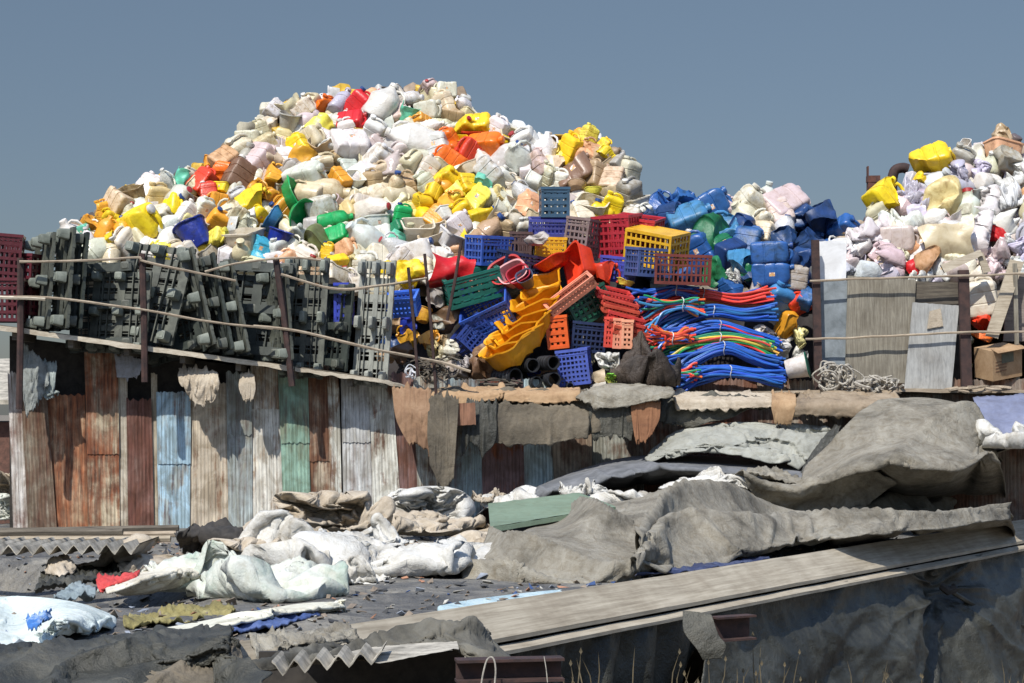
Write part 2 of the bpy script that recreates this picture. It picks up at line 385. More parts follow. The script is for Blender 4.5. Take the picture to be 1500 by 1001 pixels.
# the smoggy lower sky: duller and greyer towards the horizon
tc = N.new('ShaderNodeTexCoord'); sp = N.new('ShaderNodeSeparateXYZ'); L.new(tc.outputs['Generated'], sp.inputs[0])
rp = N.new('ShaderNodeValToRGB'); L.new(sp.outputs['Z'], rp.inputs['Fac'])
e = rp.color_ramp.elements; e[0].position = 0.0; e[0].color = (.158,.166,.198,1); e[1].position = .55; e[1].color = (1,1,1,1)
q = e.new(.22); q.color = (.300,.280,.265,1)
L.new(rp.outputs[0], mx.inputs[7]); L.new(mx.outputs[2], bg.inputs['Color'])
bg.inputs['Strength'].default_value = .15
sd = bpy.data.lights.new('sun', 'SUN'); sd.energy = 3.5; sd.angle = math.radians(.5); sd.color = (1, .955, .88)
so = bpy.data.objects.new('sun', sd); COL.objects.link(so)
sdir = Vector((math.sin(SUN_AZ)*math.cos(SUN_EL), math.cos(SUN_AZ)*math.cos(SUN_EL), math.sin(SUN_EL)))
so.rotation_euler = sdir.to_track_quat('Z', 'Y').to_euler(); so.location = (-8, -8, 20)
cd = bpy.data.cameras.new('camera'); cam = bpy.data.objects.new('camera', cd); COL.objects.link(cam); SC.camera = cam
cam.location = (0, 0, H); cam.rotation_euler = (PI/2, 0, 0)
cd.sensor_width = 36; cd.lens = 36*F/1500; cd.shift_y = (HZ-500.5)/1500; cd.clip_end = 2000; cd.clip_start = .1
SC.view_settings.view_transform = 'Standard'; SC.view_settings.look = 'None'; SC.view_settings.gamma = 1
SC.view_settings.exposure = 0.6

# ------------------------------------------------------------------ ground, far neighbours
g = MB(); g.add([(-900,-200,0),(900,-200,0),(900,1500,0),(-900,1500,0)], [(0,1,2,3)])
o = place('ground', g, EARTH, smooth=False); setting(o)

# far left neighbour: brick hut with a pale roof sheet
hut = bpy.data.objects.new('brick_hut', None); COL.objects.link(hut); hut.location = (-9.6, 31.4, 0)
tag(hut, 'dull brown brick hut behind the left end of the corrugated shed', 'hut')
g = MB(); g.box((0,0,2.2), (3.4,3,4.4)); link('wall', g.mesh('wall', BRICK, False), hut)
g = MB(); g.add([(-2.6,-1.9,4.75),(2.2,-1.9,4.75),(2.2,1.8,5.5),(-2.6,1.8,5.5),(-2.6,-1.9,4.68),(2.2,-1.9,4.68),(2.2,1.8,5.43),(-2.6,1.8,5.43)],
    [(0,1,2,3),(7,6,5,4),(0,4,5,1),(1,5,6,2),(2,6,7,3),(3,7,4,0)]); link('roof', g.mesh('roof', ASB, False), hut)

# ------------------------------------------------------------------ the foreground shed roof (muddy sheeting)
E0, E1 = rf(700, 887), rf(1460, 768)          # the roof edge line that carries the long plank
ED = Vector((E1.x-E0.x, E1.y-E0.y)).normalized(); EN = Vector((ED.y, -ED.x))   # EN points off the roof
def edge_side(x, y): return (x-E0.x)*EN.x+(y-E0.y)*EN.y
low = bpy.data.objects.new('low_shed', None); COL.objects.link(low); low.location = (0, 18, 0)
tag(low, 'low foreground shed with a muddy littered roof under sacks and tarpaulins', 'shed')
g = MB(); nx, ny = 150, 190; x0, x1, y0, y1 = -8.5, 9.2, 9.2, 27.0
def roofz(x, y):
    p = Vector((x, y, 0))
    z = .05*noise.noise(p*.45)+.035*noise.noise(p*1.7)+.03*(ridge(Vector((x*.9, y*2.2, 3)), 3)-.5)
    hole = max(0, 1-abs(x+5.2)/2.6)*max(0, min(1, (20.2-y)/1.2))*max(0, min(1, (y-15.5)/1.2))
    return ROOF-.03+z-.55*min(1, hole*2)
vs = []
for j in range(ny+1):
    for i in range(nx+1):
        x = x0+(x1-x0)*i/nx; y = y0+(y1-y0)*j/ny; s = edge_side(x, y)
        if s > .22: x -= EN.x*(s-.22); y -= EN.y*(s-.22)
        vs.append((x, y-18, roofz(x, y)))
fs = []
for j in range(ny):
    for i in range(nx):
        x = x0+(x1-x0)*(i+.5)/nx; y = y0+(y1-y0)*(j+.5)/ny
        if edge_side(x, y) < .40: fs.append((j*(nx+1)+i, j*(nx+1)+i+1, (j+1)*(nx+1)+i+1, (j+1)*(nx+1)+i))
g.add(vs, fs); link('roof', g.mesh('roof', MUD, True, False), low)
# walls of the low shed
g = MB()
a, b = Vector((E0.x-ED.x*7, E0.y-ED.y*7, 0)), Vector((E1.x+ED.x*2, E1.y+ED.y*2, 0))
for p, q in ((a, b),):
    mid = (p+q)/2-Vector((EN.x, EN.y, 0))*.30
    g.box((mid.x, mid.y-18, 1.4), ((q-p).length, .12, 2.7), Matrix.Rotation(math.atan2(ED.y, ED.x), 3, 'Z'))
g.box((-6, 9.6-18, 1.25), (8, .12, 2.5)); g.box((-8.3, 0, 1.3), (.12, 16, 2.5))
link('wall', g.mesh('wall', VOIDM, False), low)

# ------------------------------------------------------------------ the corrugated shed
def wallY(px): return 25.2+(px-20)/580*1.0 if px < 600 else (26.2+(px-600)/350*1.0 if px < 950 else 27.2)
def edge_py(px):   # front lip of the raised deck
    return 476+(px)*(560-476)/600 if px < 600 else 568+(min(px, 1000)-600)*.012
def lipY(px): return wallY(px)-(.68-.25*px/600) if px < 600 else wallY(px)-.18
shed = bpy.data.objects.new('corrugated_shed', None); COL.objects.link(shed); shed.location = (0, 26, 0)
tag(shed, 'shed walled with patched rusty, blue, green and white corrugated sheets under the plastic heaps', 'shed')
panels = [ # x left top, x right top, x left bottom, x right bottom, top py, material, label
 (12,30,20,42,560,('pinkish_painted_sheet',(.52,.49,.45),(.20,.08,.05),.5,.72),'narrow pinkish white sheet at the left corner'),
 (30,66,42,84,560,('olive_brown_sheet',(.20,.17,.11),(.12,.07,.04),.42,.62),'olive brown weathered sheet'),
 (66,124,84,130,578,('orange_rusted_sheet',(.42,.27,.14),(.33,.115,.045),.42,.6),'orange rusted sheet'),
 (124,172,130,176,515,('streaky_rusted_sheet',(.44,.36,.23),(.27,.09,.035),.46,.6),'rusted sheet with a pale worn patch'),
 (172,186,176,188,525,('beige_strip_sheet',(.42,.37,.28),(.25,.18,.1),.55,.75),None),
 (186,222,188,226,585,('red_brown_sheet',(.17,.08,.055),(.13,.05,.035),.4,.6),'dark red brown sheet'),
 (222,230,226,232,560,('tan_strip_sheet',(.38,.33,.23),(.3,.22,.12),.55,.75),None),
 (230,279,232,278,575,('pale_blue_sheet',(.30,.47,.60),(.38,.43,.40),.53,.66),'pale sky blue painted sheet'),
 (279,332,278,335,575,('tan_sheet',(.42,.35,.25),(.28,.13,.06),.56,.7),'tan sheet with a rust streak'),
 (332,368,335,370,560,('grey_blue_sheet',(.30,.36,.36),(.25,.25,.2),.5,.75),'grey blue sheet'),
 (368,408,370,416,545,('cream_sheet',(.55,.53,.46),(.38,.26,.15),.53,.68),'cream sheet browning at the foot'),
 (408,450,416,456,548,('sea_green_sheet',(.17,.32,.235),(.22,.26,.17),.52,.74),'sea green painted sheet'),
 (450,480,456,486,545,('tan_rusty_sheet',(.34,.27,.18),(.21,.10,.05),.45,.58),'tan sheet with brown rust'),
 (480,496,486,502,550,('white_strip_sheet',(.50,.50,.44),(.30,.2,.12),.5,.62),None),
 (500,538,504,548,565,('pale_grey_sheet',(.46,.47,.46),(.30,.24,.2),.55,.78),'pale grey sheet'),
 (538,574,548,590,570,('white_rusty_sheet',(.56,.56,.50),(.22,.12,.08),.55,.66),'white sheet with rust at its upper right'),
 (574,606,590,614,560,('maroon_sheet',(.12,.04,.03),(.16,.06,.03),.5,.7),'deep maroon sheet'),
 (606,652,614,655,565,('grey_beige_sheet',(.30,.31,.27),(.24,.17,.1),.5,.66),'grey beige sheet'),
 (652,704,655,708,570,('slate_blue_sheet',(.20,.28,.30),(.12,.11,.09),.5,.68),'slate blue streaked sheet'),
 (704,765,708,770,570,('wine_red_sheet',(.105,.032,.028),(.26,.08,.03),.55,.64),'wine red sheet with orange rust'),
 (765,806,770,814,570,('ice_blue_sheet',(.34,.45,.47),(.5,.55,.5),.5,.7),'ice blue sheet'),
 (806,866,814,868,570,('brown_lined_sheet',(.25,.19,.12),(.14,.08,.05),.5,.7),'brown ribbed sheet'),
 (866,940,868,945,570,('mossy_grey_sheet',(.27,.28,.24),(.16,.11,.07),.5,.66),'mossy grey sheet'),
 (940,1020,945,1025,570,('dark_tan_sheet',(.24,.19,.14),(.2,.08,.04),.5,.66),'dark tan sheet'),
 (1020,1110,1025,1115,570,('dull_rust_sheet',(.16,.07,.045),(.2,.08,.04),.5,.66),'dull rust sheet'),
 (1110,1250,1115,1255,570,('dun_sheet',(.24,.20,.15),(.2,.1,.06),.5,.66),'dun brown sheet'),
 (1250,1380,1255,1385,570,('ash_grey_sheet',(.22,.22,.2),(.2,.1,.06),.5,.66),'ash grey sheet'),
 (1380,1520,1385,1525,570,('umber_sheet',(.14,.10,.07),(.2,.1,.06),.5,.66),'umber sheet')]
for k, (a0, a1, b0, b1, tp, mm, lb) in enumerate(panels):
    mm = (mm[0], tuple(min(.8, q*1.2+.10) for q in mm[1]), tuple(q*1.2 for q in mm[2]), mm[3]-.035, mm[4]-.05); m = sheetm(mm[0], *mm[1:]); g = MB(); prn = random.Random(k)
    Y0, Y1 = wallY(b0), wallY(b1); off = prn.uniform(-.012, .012)-.02*(k % 2)
    n = max(8, int((b1-b0)/F*26*120)); rows = 26
    vs = []
    for j in range(rows+1):
        v = j/rows
        for i in range(n+1):
            u = i/n; pxt = a0+(a1-a0)*u-1*(u == 0); pxb = b0+(b1-b0)*u; Y = Y0+(Y1-Y0)*u+off
            top = at(pxt, tp-(0 if k in (2,5,7) else 14)+5*noise.noise(Vector((i*.22, k*3.3, 0))), Y); bot = at(pxb, HZ, Y); bot.z = ROOF-.12
            p = bot.lerp(top, v)
            xx = u*(b1-b0)/F*26
            p.y += .0028*math.sin(xx*2*PI/.052)+.015*noise.noise(Vector((xx*2+k, p.z*1.4, k)))
            vs.append((p.x, p.y-26, p.z))
    g.add(vs, [(j*(n+1)+i, j*(n+1)+i+1, (j+1)*(n+1)+i+1, (j+1)*(n+1)+i) for j in range(rows) for i in range(n)])
    o = link('wall_sheet', g.mesh('wall_sheet', m, True, False), shed)
    if lb: o['label'] = lb
    if k in (3, 7, 9, 10, 11, 12, 14, 19, 22):
        # a second sheet lapped over the upper part of this one
        g2 = MB(); cut = [.62,.74,.55,.46,.66,.58,.7,.5,.6][k % 9]
        sel = [q for q in vs]; r0 = int(rows*cut); v2 = [(q[0]+.006, q[1]-.012, q[2]) for q in sel[r0*(n+1):]]; rr = rows-r0
        g2.add(v2, [(j*(n+1)+i, j*(n+1)+i+1, (j+1)*(n+1)+i+1, (j+1)*(n+1)+i) for j in range(rr) for i in range(n)])
        pc = mm[1]; m2 = sheetm(mm[0]+'_upper', tuple(q*.86 for q in pc), mm[2], mm[3]-.03, mm[4]); link('upper_wall_sheet', g2.mesh('upper_wall_sheet', m2, True, False), shed)
# dark board backing behind the gaps at the top of the wall, and side/rear walls
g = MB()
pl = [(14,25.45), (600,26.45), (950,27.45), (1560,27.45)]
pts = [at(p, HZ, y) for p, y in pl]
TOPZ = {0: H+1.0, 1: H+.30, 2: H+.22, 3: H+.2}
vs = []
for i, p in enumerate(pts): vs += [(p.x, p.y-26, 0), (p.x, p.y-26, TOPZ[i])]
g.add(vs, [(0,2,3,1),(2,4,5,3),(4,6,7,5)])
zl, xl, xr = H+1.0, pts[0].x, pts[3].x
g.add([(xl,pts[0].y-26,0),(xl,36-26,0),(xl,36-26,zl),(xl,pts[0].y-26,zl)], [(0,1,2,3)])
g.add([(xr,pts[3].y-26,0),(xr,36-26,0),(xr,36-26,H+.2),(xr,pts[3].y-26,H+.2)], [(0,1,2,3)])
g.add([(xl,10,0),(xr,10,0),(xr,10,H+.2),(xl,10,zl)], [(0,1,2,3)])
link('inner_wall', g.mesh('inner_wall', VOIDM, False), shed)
# raised deck of boards: slopes down from left to right, then level
g = MB()
def deck_pt(px, Y, dz=0):
    z = at(px, edge_py(px), lipY(px)).z; p = at(px, HZ, Y); p.z = z+dz; return p
xs = list(range(-60, 600, 60))+[600, 700, 850, 1000, 1200, 1560]
for p0, p1 in zip(xs, xs[1:]):
    for (f0, f1, dz) in ((0, 9.6, 0),):
        q = [deck_pt(p0, lipY(p0)+f0+.02), deck_pt(p1, lipY(p1)+f0+.02), deck_pt(p1, 36), deck_pt(p0, 36)]
        # keep x from the lip so that the deck is not a wedge
        for s, t in ((2, 1), (3, 0)): q[s].x = q[t].x*1.0
        q = [Vector((v.x, v.y-26, v.z)) for v in q]
        g.add(q+[v-Vector((0,0,.05)) for v in q], [(0,1,2,3),(7,6,5,4),(0,4,5,1),(2,6,7,3)])
link('deck', g.mesh('deck', WOODD, False), shed)
# lip plank on the deck edge (thin, crooked, pale)
def strip(name, pts, hgt, dep, m, parent, seed=0, off=(0,26,0)):
    g = MB(); pp = cat_rom([tuple(p) for p in pts], 60); vs = []
    for i, p in enumerate(pp):
        j = .012*noise.noise(Vector((i*.3, seed, 0))); hh = hgt*(1+.35*noise.noise(Vector((i*.22, seed, 5))))
        x, y, z = p[0]-off[0], p[1]-off[1], p[2]+j-off[2]
        vs += [(x,y,z),(x,y,z-hh),(x,y+dep,z-hh),(x,y+dep,z+.005)]
    n = len(pp); fs = []
    for i in range(n-1):
        for a in range(4): b_ = (a+1) % 4; fs.append((i*4+b_, i*4+a, (i+1)*4+a, (i+1)*4+b_))
    fs += [(0,1,2,3), tuple((n-1)*4+a for a in (3,2,1,0))]
    g.add(vs, fs); return g
g = strip('lip', [at(x, edge_py(x)+1, lipY(x)-.03) for x in (-60, 100, 210, 330, 430)], .062, .16, WOODP, shed, 1)
link('edge_plank', g.mesh('edge_plank', WOODP, False), shed)
g = strip('lip', [at(x, edge_py(x)+2, lipY(x)-.03) for x in (432, 500, 560, 612)], .05, .16, WOODP, shed, 2)
link('edge_plank', g.mesh('edge_plank', WOODP, False), shed)
g = strip('lip', [at(x, 572+3*math.sin(x), 26.9) for x in (940, 1050, 1200, 1330, 1530)], .05, .4, WOODB, shed, 3)
link('edge_plank', g.mesh('edge_plank', WOODB, False), shed)
# joists under the deck
for px in range(20, 600, 82):
    g = MB(); p = deck_pt(px, lipY(px)); g.box((p.x, p.y-26+.55, p.z-.12), (.07, 1.0, .1)); link('joist', g.mesh('joist', WOODD, False), shed)

# ------------------------------------------------------------------ fence of rusty posts and crooked rails round the deck
fen = bpy.data.objects.new('post_and_rail_fence', None); COL.objects.link(fen); fen.location = at(300, 500, 24.7)
tag(fen, 'crooked rail fence on rusty posts holding back the grey pallets', 'fence')
fo = fen.location
for px0, pyt, px1, pyb in ((30,378,28,600),(208,372,212,560),(404,378,428,566),(410,385,430,480),(598,392,612,552),(622,372,640,592),(676,352,655,470)):
    Y = lipY(min(px0, 600))-.10
    if px0 in (410,): continue
    g = MB(); g.tube([at(px0, pyt, Y)-fo, at((px0+px1)/2+1, (pyt+pyb)/2, Y)-fo, at(px1, pyb, Y)-fo], .045 if px0 < 500 else .022, 6)
    link('post', g.mesh('post', RUSTD), fen)
for pts, r, m in (([(28,384),(110,382),(200,378),(212,384),(300,402),(345,412)], .022, WOODB), ([(300,398),(360,384),(420,378),(470,382)], .02, WOODB),
                  ([(412,402),(450,414),(500,424),(560,418),(625,408)], .024, WOODB), ([(-10,436),(70,436),(150,446),(210,454),(300,470),(400,482)], .022, WOODB),
                  ([(372,478),(430,484),(500,500),(560,514),(640,530),(690,544)], .027, WOODB), ([(-10,436),(40,437),(66,438)], .03, WOODP)):
    g = MB(); pp = cat_rom([tuple(at(x, y, lipY(min(x, 600))-.17)) for x, y in pts], 24); r *= .8
    g.tube([Vector(p)-fo+noise.noise_vector(Vector(p)*2.5)*.012 for p in pp], [r*(1+.25*noise.noise(Vector(p)*3)) for p in pp], 6)
    link('rail', g.mesh('rail', m), fen)

# ------------------------------------------------------------------ plastic pallets stood on edge behind the rails
def pallet_parts(v):
    W, Hh, T = 1.0, 1.22, .035
    d = MB(); rn = random.Random(v)
    for i in range(3):
        x = (-.43, 0, .43)[i]; d.box((x, 0, 0), (.13, T, Hh))
    for j in range(8):
        z = -Hh/2+.05+j*(Hh-.1)/7; d.box((0, T*.2, z), (W, T*.8, .075))
    for j in range(22):
        z = -Hh/2+.02+j*(Hh-.04)/21; d.box((0, T*.35, z), (W*.97, T*.5, .012))
    for x in (-.31, -.2, .2, .31): d.box((x, -T*.9, 0), (.016, T, Hh*.97))
    if v % 2:
        for j in (-1, 0, 1): d.box((0, -.155, j*.5), (W, .02, .10))
    return d.mesh('deck', [PALL, PALK, PALG][v], False)
def foot_mesh(m):
    f = MB(); f.rings([(0,.055,.05),(.004,.062,.055),(.12,.078,.068)], 12, 6)
    f.rings([(-.002,.045,.04),(-.006,.044,.038)], 12, 6)
    f.warp(lambda p: Vector((p.x, p.z-.15, -p.y))); return f.mesh('foot', m)
PD = [pallet_parts(0), pallet_parts(1), pallet_parts(2)]; PF = [foot_mesh(PALF), foot_mesh(PALL), foot_mesh(PALG)]
pallets = [ # px, py centre, dY, yaw, roll, tilt, variant, scale, label
 (62,402,.30,-62,3,4,0,1.05,'grey pallet beside the maroon crates, seen almost edge on at the left end'),
 (84,398,.22,-56,3,5,0,1.10,'grey pallet second from the left end with its feet knobs above the rail'),
 (106,400,.30,-58,4,3,1,1.05,'dark grey pallet third from the left end, feet knobs above the rail'),
 (150,440,.42,-6,-2,6,1,1.0,'dark green grey pallet facing front with rows of feet below the amber bottles'),
 (176,448,.24,-14,3,7,0,.92,'grey green pallet facing front just left of the second fence post'),
 (222,420,.30,-22,12,10,0,1.12,'grey pallet tipped right with its top edge high, just behind the second fence post'),
 (252,450,.46,-30,-10,8,1,1.05,'blackish pallet leaning left below the deep blue basin'),
 (286,440,.26,-66,-14,4,0,1.10,'grey pallet leaning steeply left beneath the yellow jerrycan'),
 (312,446,.22,-64,-12,3,1,1.08,'dark pallet leaning left, seen on its ribbed edge below the yellow jerrycan'),
 (334,452,.20,-60,-11,3,0,1.04,'grey pallet leaning left just beneath the white block'),
 (374,452,.36,-12,6,8,1,1.15,'broad dark pallet facing front beneath the cyan crumpled can'),
 (398,462,.20,-52,-4,5,0,1.05,'grey pallet standing just left of the third fence post'),
 (446,462,.34,-8,3,5,0,1.2,'tall grey pallet with slatted openings just right of the third fence post'),
 (478,476,.48,-38,5,4,1,1.0,'dark pallet set back below the white styrofoam block'),
 (548,470,.20,-16,4,3,2,1.25,'grey pallet with square openings at the right end of the row'),
]
for px, py, dy, yaw, roll, tilt, v, s, lb in pallets:
    root = bpy.data.objects.new('plastic_pallet', None); COL.objects.link(root)
    root.location = at(px, py+(14 if px < 130 else (10 if px < 260 else 4)), lipY(px)+.12+dy); root.scale = (s*.92, s, s)
    if px == 548: root.scale = (.52, 1, 1.45)
    if px == 446: root.scale = (.62, 1, 1.38)
    root.rotation_euler = (Matrix.Rotation(math.radians(roll), 3, 'Y') @ Matrix.Rotation(math.radians(-tilt), 3, 'X') @ Matrix.Rotation(math.radians(yaw), 3, 'Z')).to_euler()
    tag(root, lb, 'plastic pallet', 'grey plastic pallets stood on edge behind the rail fence')
    link('slatted_deck', PD[v], root)
    for x in (-.4, 0, .4):
        for z in (-.52, 0, .52): link('foot', PF[v], root, None, (x, -.02, z))
# ------------------------------------------------------------------ crates
def crate_parts(W, D, Hh, nv=9, nh=4, bar=.014, solid_end=False):
    b = MB(); t = bar*1.45
    for sy in (-1, 1):
        for i in range(nv+1): b.box((-W/2+t/2+(W-t)*i/nv, sy*(D/2-t/2), 0), (t*.9, t*.8, Hh-.002))
        for j in range(nh+1): b.box((0, sy*(D/2-t/2), -Hh/2+t/2+(Hh-t)*j/nh), (W-.004, t*1.05, t*1.3))
    nd = max(3, int(nv*D/W))
    for sx in (-1, 1):
        for i in range(nd+1): b.box((sx*(W/2-t/2), -D/2+t/2+(D-t)*i/nd, 0), (t*.85, t*.9, Hh-.006))
        for j in range(nh+1): b.box((sx*(W/2-t/2), 0, -Hh/2+t/2+(Hh-t)*j/nh), (t*1.1, D-.008, t*1.25))
    for i in range(nd*2+2): b.box((0, -D/2+t+(D-2*t)*i/(nd*2+1), -Hh/2+t*.4), (W-.01, t*1.35, t*.7))
    for i in range(nv): b.box((-W/2+W*(i+.5)/nv, 0, -Hh/2+t*.45), (t*1.5, D-.012, t*.62))
    for sx in (-1, 1):
        for sy in (-1, 1): b.box((sx*(W/2-.012), sy*(D/2-.012), 0), (.036, .036, Hh+.004))
    for sy in (-1, 1): b.box((0, sy*(D/2+.001), -Hh/2+.02), (W+.004, .012, .045)); b.box((0, sy*(D/2+.001), Hh/2-.06), (W+.004, .010, .02))
    for sx in (-1, 1): b.box((sx*(W/2+.001), 0, -Hh/2+.02), (.012, D-.01, .044))
    r = MB(); q = .022
    for sy in (-1, 1): r.box((0, sy*(D/2+.002), Hh/2-.004), (W+.03, q, .04))
    for sx in (-1, 1): r.box((sx*(W/2+.002), 0, Hh/2-.006), (q, D-.014, .038))
    return b, r
CR = {}
def crate(px, py, Y, W, D, Hh, col, yaw, tilt, roll, label, nv=9, nh=4, bar=.014, cat='crate', name='plastic_crate', m=None):
    k = (W, D, Hh, nv, nh, bar)
    if k not in CR:
        b, r = crate_parts(*k); CR[k] = (b.mesh('lattice', PL, False), r.mesh('rim', PL, False))
    root = bpy.data.objects.new(name, None); COL.objects.link(root); root.location = at(px, py, Y)
    root.rotation_euler = (Matrix.Rotation(math.radians(roll), 3, 'Y') @ Matrix.Rotation(math.radians(tilt), 3, 'X') @ Matrix.Rotation(math.radians(yaw), 3, 'Z')).to_euler()
    tag(root, label, cat, 'lattice plastic crates tumbled on the shed deck')
    link('lattice', CR[k][0], root, col); link('rim', CR[k][1], root, tuple(min(1, c*1.15) for c in col)); return root
NAVY=(.022,.045,.22); BLUE=(.035,.095,.42); TEAL=(.012,.13,.105); YEL=(.72,.42,.025); MAR=(.09,.014,.022); CRIM=(.40,.028,.045)
ORG=(.70,.11,.02); SAL=(.66,.26,.17); DGR=(.012,.075,.05); DBL=(.02,.035,.10); GRY=(.20,.15,.15); BRN=(.08,.045,.045); CORAL=(.62,.07,.05)
crate(12,380,25.05,.36,.4,.62,MAR,10,0,4,'maroon lattice crate at the far left end, upper of two',5,6,.022)
crate(14,441,24.95,.42,.4,.56,MAR,6,0,0,'maroon lattice crate at the far left end, lower of two',6,5,.022)
crate(40,418,25.15,.34,.3,.80,MAR,-24,0,3,'narrow maroon crate on end beside the first grey pallet',4,8,.022)
crate(718,368,28.0,.62,.42,.42,BLUE,38,6,3,'cobalt blue crate with its corner forward below the white jugs',8,4,.016)
crate(764,364,28.1,.32,.3,.44,BRN,-6,0,2,'small dark brown crate wedged right of the cobalt crate',5,3,.018)
crate(806,362,28.0,.44,.34,.28,YEL,4,8,2,'small amber yellow crate under the violet blue one',6,4,.017)
crate(806,333,28.3,.62,.4,.24,(.06,.075,.33),3,12,1,'violet blue shallow crate under the slate one',10,2,.016)
crate(812,298,28.5,.42,.34,.44,(.045,.10,.17),5,2,0,'slate blue crate standing highest, alone on top',4,4,.03)
crate(853,350,28.0,.4,.36,.58,GRY,-34,4,8,'mauve grey crate on end left of the crimson ones',5,6,.018)
crate(905,346,28.1,.60,.46,.60,CRIM,-30,8,-4,'crimson crate with rounded rim, left of two',7,5,.02)
crate(934,340,28.35,.66,.5,.44,(.44,.03,.05),-22,14,4,'crimson crate tipped behind the amber crate',8,4,.02)
crate(962,362,27.75,.78,.55,.50,YEL,34,196,4,'large amber yellow crate with its ribbed base up',9,4,.018)
crate(950,385,27.45,.56,.4,.40,(.06,.10,.27),26,5,4,'dull blue crate tucked beneath the amber crate',8,4,.015)
crate(1000,396,27.3,.80,.45,.42,(.15,.035,.03),-4,4,2,'rusty maroon crate above the hose bundles',12,3,.014)
crate(692,420,27.55,.82,.5,.42,TEAL,8,14,-14,'teal green crate tilted left below the red tray',5,4,.032)
crate(716,462,27.35,.74,.44,.36,BLUE,-16,26,-32,'bright blue crate tipped steeply, under the teal crate',12,4,.012)
crate(690,492,27.4,.5,.4,.34,NAVY,20,10,-48,'navy crate deep under the bright blue crate',8,4,.014)
crate(858,450,27.35,.66,.4,.40,DGR,20,10,-28,'dark green crate beneath the salmon crate',7,3,.02)
crate(858,494,27.3,.5,.4,.42,DBL,12,4,6,'dark indigo crate behind the lilac blue one',7,5,.016)
crate(817,487,27.05,.30,.28,.46,ORG,-6,4,-6,'bright orange crate on end right of the yellow trays',3,4,.034)
crate(836,432,26.95,.78,.20,.16,SAL,2,32,-36,'long pale salmon tray crate tilted up to the right',14,2,.02)
crate(842,538,26.95,.44,.36,.50,(.07,.11,.44),-10,3,-7,'lilac blue crate leaning at the deck edge beside the black pipes',7,7,.014)
crate(893,487,27.1,.12,.3,.42,CORAL,-8,4,3,'thin coral crate on end, leftmost of the coral stack',2,5,.02)
crate(906,489,27.05,.12,.3,.42,SAL,-8,4,3,'thin salmon crate on end in the middle of the coral stack',2,5,.02)
crate(920,490,27.0,.15,.3,.40,(.7,.32,.2),-8,4,2,'peach crate on end, rightmost of the coral stack',2,5,.02)
for i in range(6):
    crate(898+i*4+(i%2)*3, 432+i*10.5, 27.25-i*.03, .52, .34, .11, (.58,.06+.02*(i%3),.06), 14, 16, 16+2*(i%2), '%s coral red tray, counted from the top, in the stack left of the hoses' % ['first','second','third','fourth','fifth','sixth'][i], 9, 1, .018, 'tray', 'slatted_tray')
crate(590,446,26.6,.44,.34,.26,(.05,.15,.62),-10,24,-8,'bright blue crate behind the rails under the yellow scraps',7,3,.02)
crate(504,446,26.1,.2,.3,.55,(.03,.05,.36),-10,0,0,'royal blue narrow crate behind the rail right of the tall pallet',3,5,.03)
crate(1130,420,28.0,.4,.3,.2,NAVY,10,10,0,'navy crate half hidden right of the hose bundles',7,3,.016)
crate(762,392,27.8,.66,.4,.40,DBL,22,6,10,'blackish blue crate behind the red nested baskets',8,4,.016)
crate(905,395,27.75,.44,.34,.36,(.05,.06,.36),-20,6,5,'ultramarine crate under the crimson pair',7,4,.018)

# ------------------------------------------------------------------ nested trays, baskets, red film
def wavy_tray(W, D, Hh, seed):
    g = MB(); n = 40; rings = []
    for z, s in ((-Hh/2,.70),(-Hh/4,.82),(Hh/4,.93),(Hh/2,1.0),(Hh/2+.012,1.08),(Hh/2-.012,1.09),(Hh/2-.02,1.0),(0,.86),(-Hh/2+.02,.68)):
        rings.append((z, W/2*s, D/2*s))
    g.rings(rings, n, 4.5)
    off = Vector((seed*3.3, 1, 2))
    def fn(p):
        q = math.atan2(p.y, p.x); k = 1+.07*math.cos(q*8+seed)*max(0, (p.z/Hh+.5))
        return Vector((p.x*k, p.y*k, p.z+.035*math.sin(q*4+seed)))+noise.noise_vector(p*4+off)*.022
    g.warp(fn); return g
ordn = ['topmost','second','third','fourth','fifth','sixth','seventh','eighth','ninth']
yt = [(798,428,-6,30),(790,446,2,34),(782,462,0,36),(774,478,4,38),(766,492,-4,36),(758,504,3,38),(748,515,-3,38)]
for i, (px, py, rl, tl) in enumerate(yt):
    g = wavy_tray(.74 if i else .6, .54, .30, i); me = g.mesh('wavy_tray', PL)
    o = link('wavy_tray', me, None, (.80,.36,.010), at(px, py, 27.35-i*.10))
    o.rotation_euler = (Matrix.Rotation(math.radians(-24+rl), 3, 'Y') @ Matrix.Rotation(math.radians(-tl+58), 3, 'X') @ Matrix.Rotation(math.radians(i*9-20), 3, 'Z')).to_euler()
    tag(o, '%s crumpled golden yellow tray of the slumping nested stack%s' % (ordn[i], ', counted from the top' if i else ''), 'tray', 'golden yellow nested trays slumping over the crates')
for i in range(4):
    g = MB(); s = 1-.17*i; r = []
    g.rings([(-.14,.16*s,.13*s),(.12,.25*s,.2*s),(.14,.27*s,.22*s),(.13,.245*s,.195*s),(-.1,.15*s,.12*s)], 24, 3)
    o = link('nested_basket', g.mesh('nested_basket', PL), None, [(.5,.04,.04),(.75,.40,.42),(.42,.03,.05),(.10,.12,.2)][i], at(744+i*9, 402+i*3, 27.5-i*.06))
    o.rotation_euler = (math.radians(58), math.radians(-28), 0)
    tag(o, '%s basket of the red and pink nested set above the yellow trays' % ['outermost red','pale pink','inner crimson','innermost dark blue'][i], 'basket', 'nested baskets above the yellow trays')

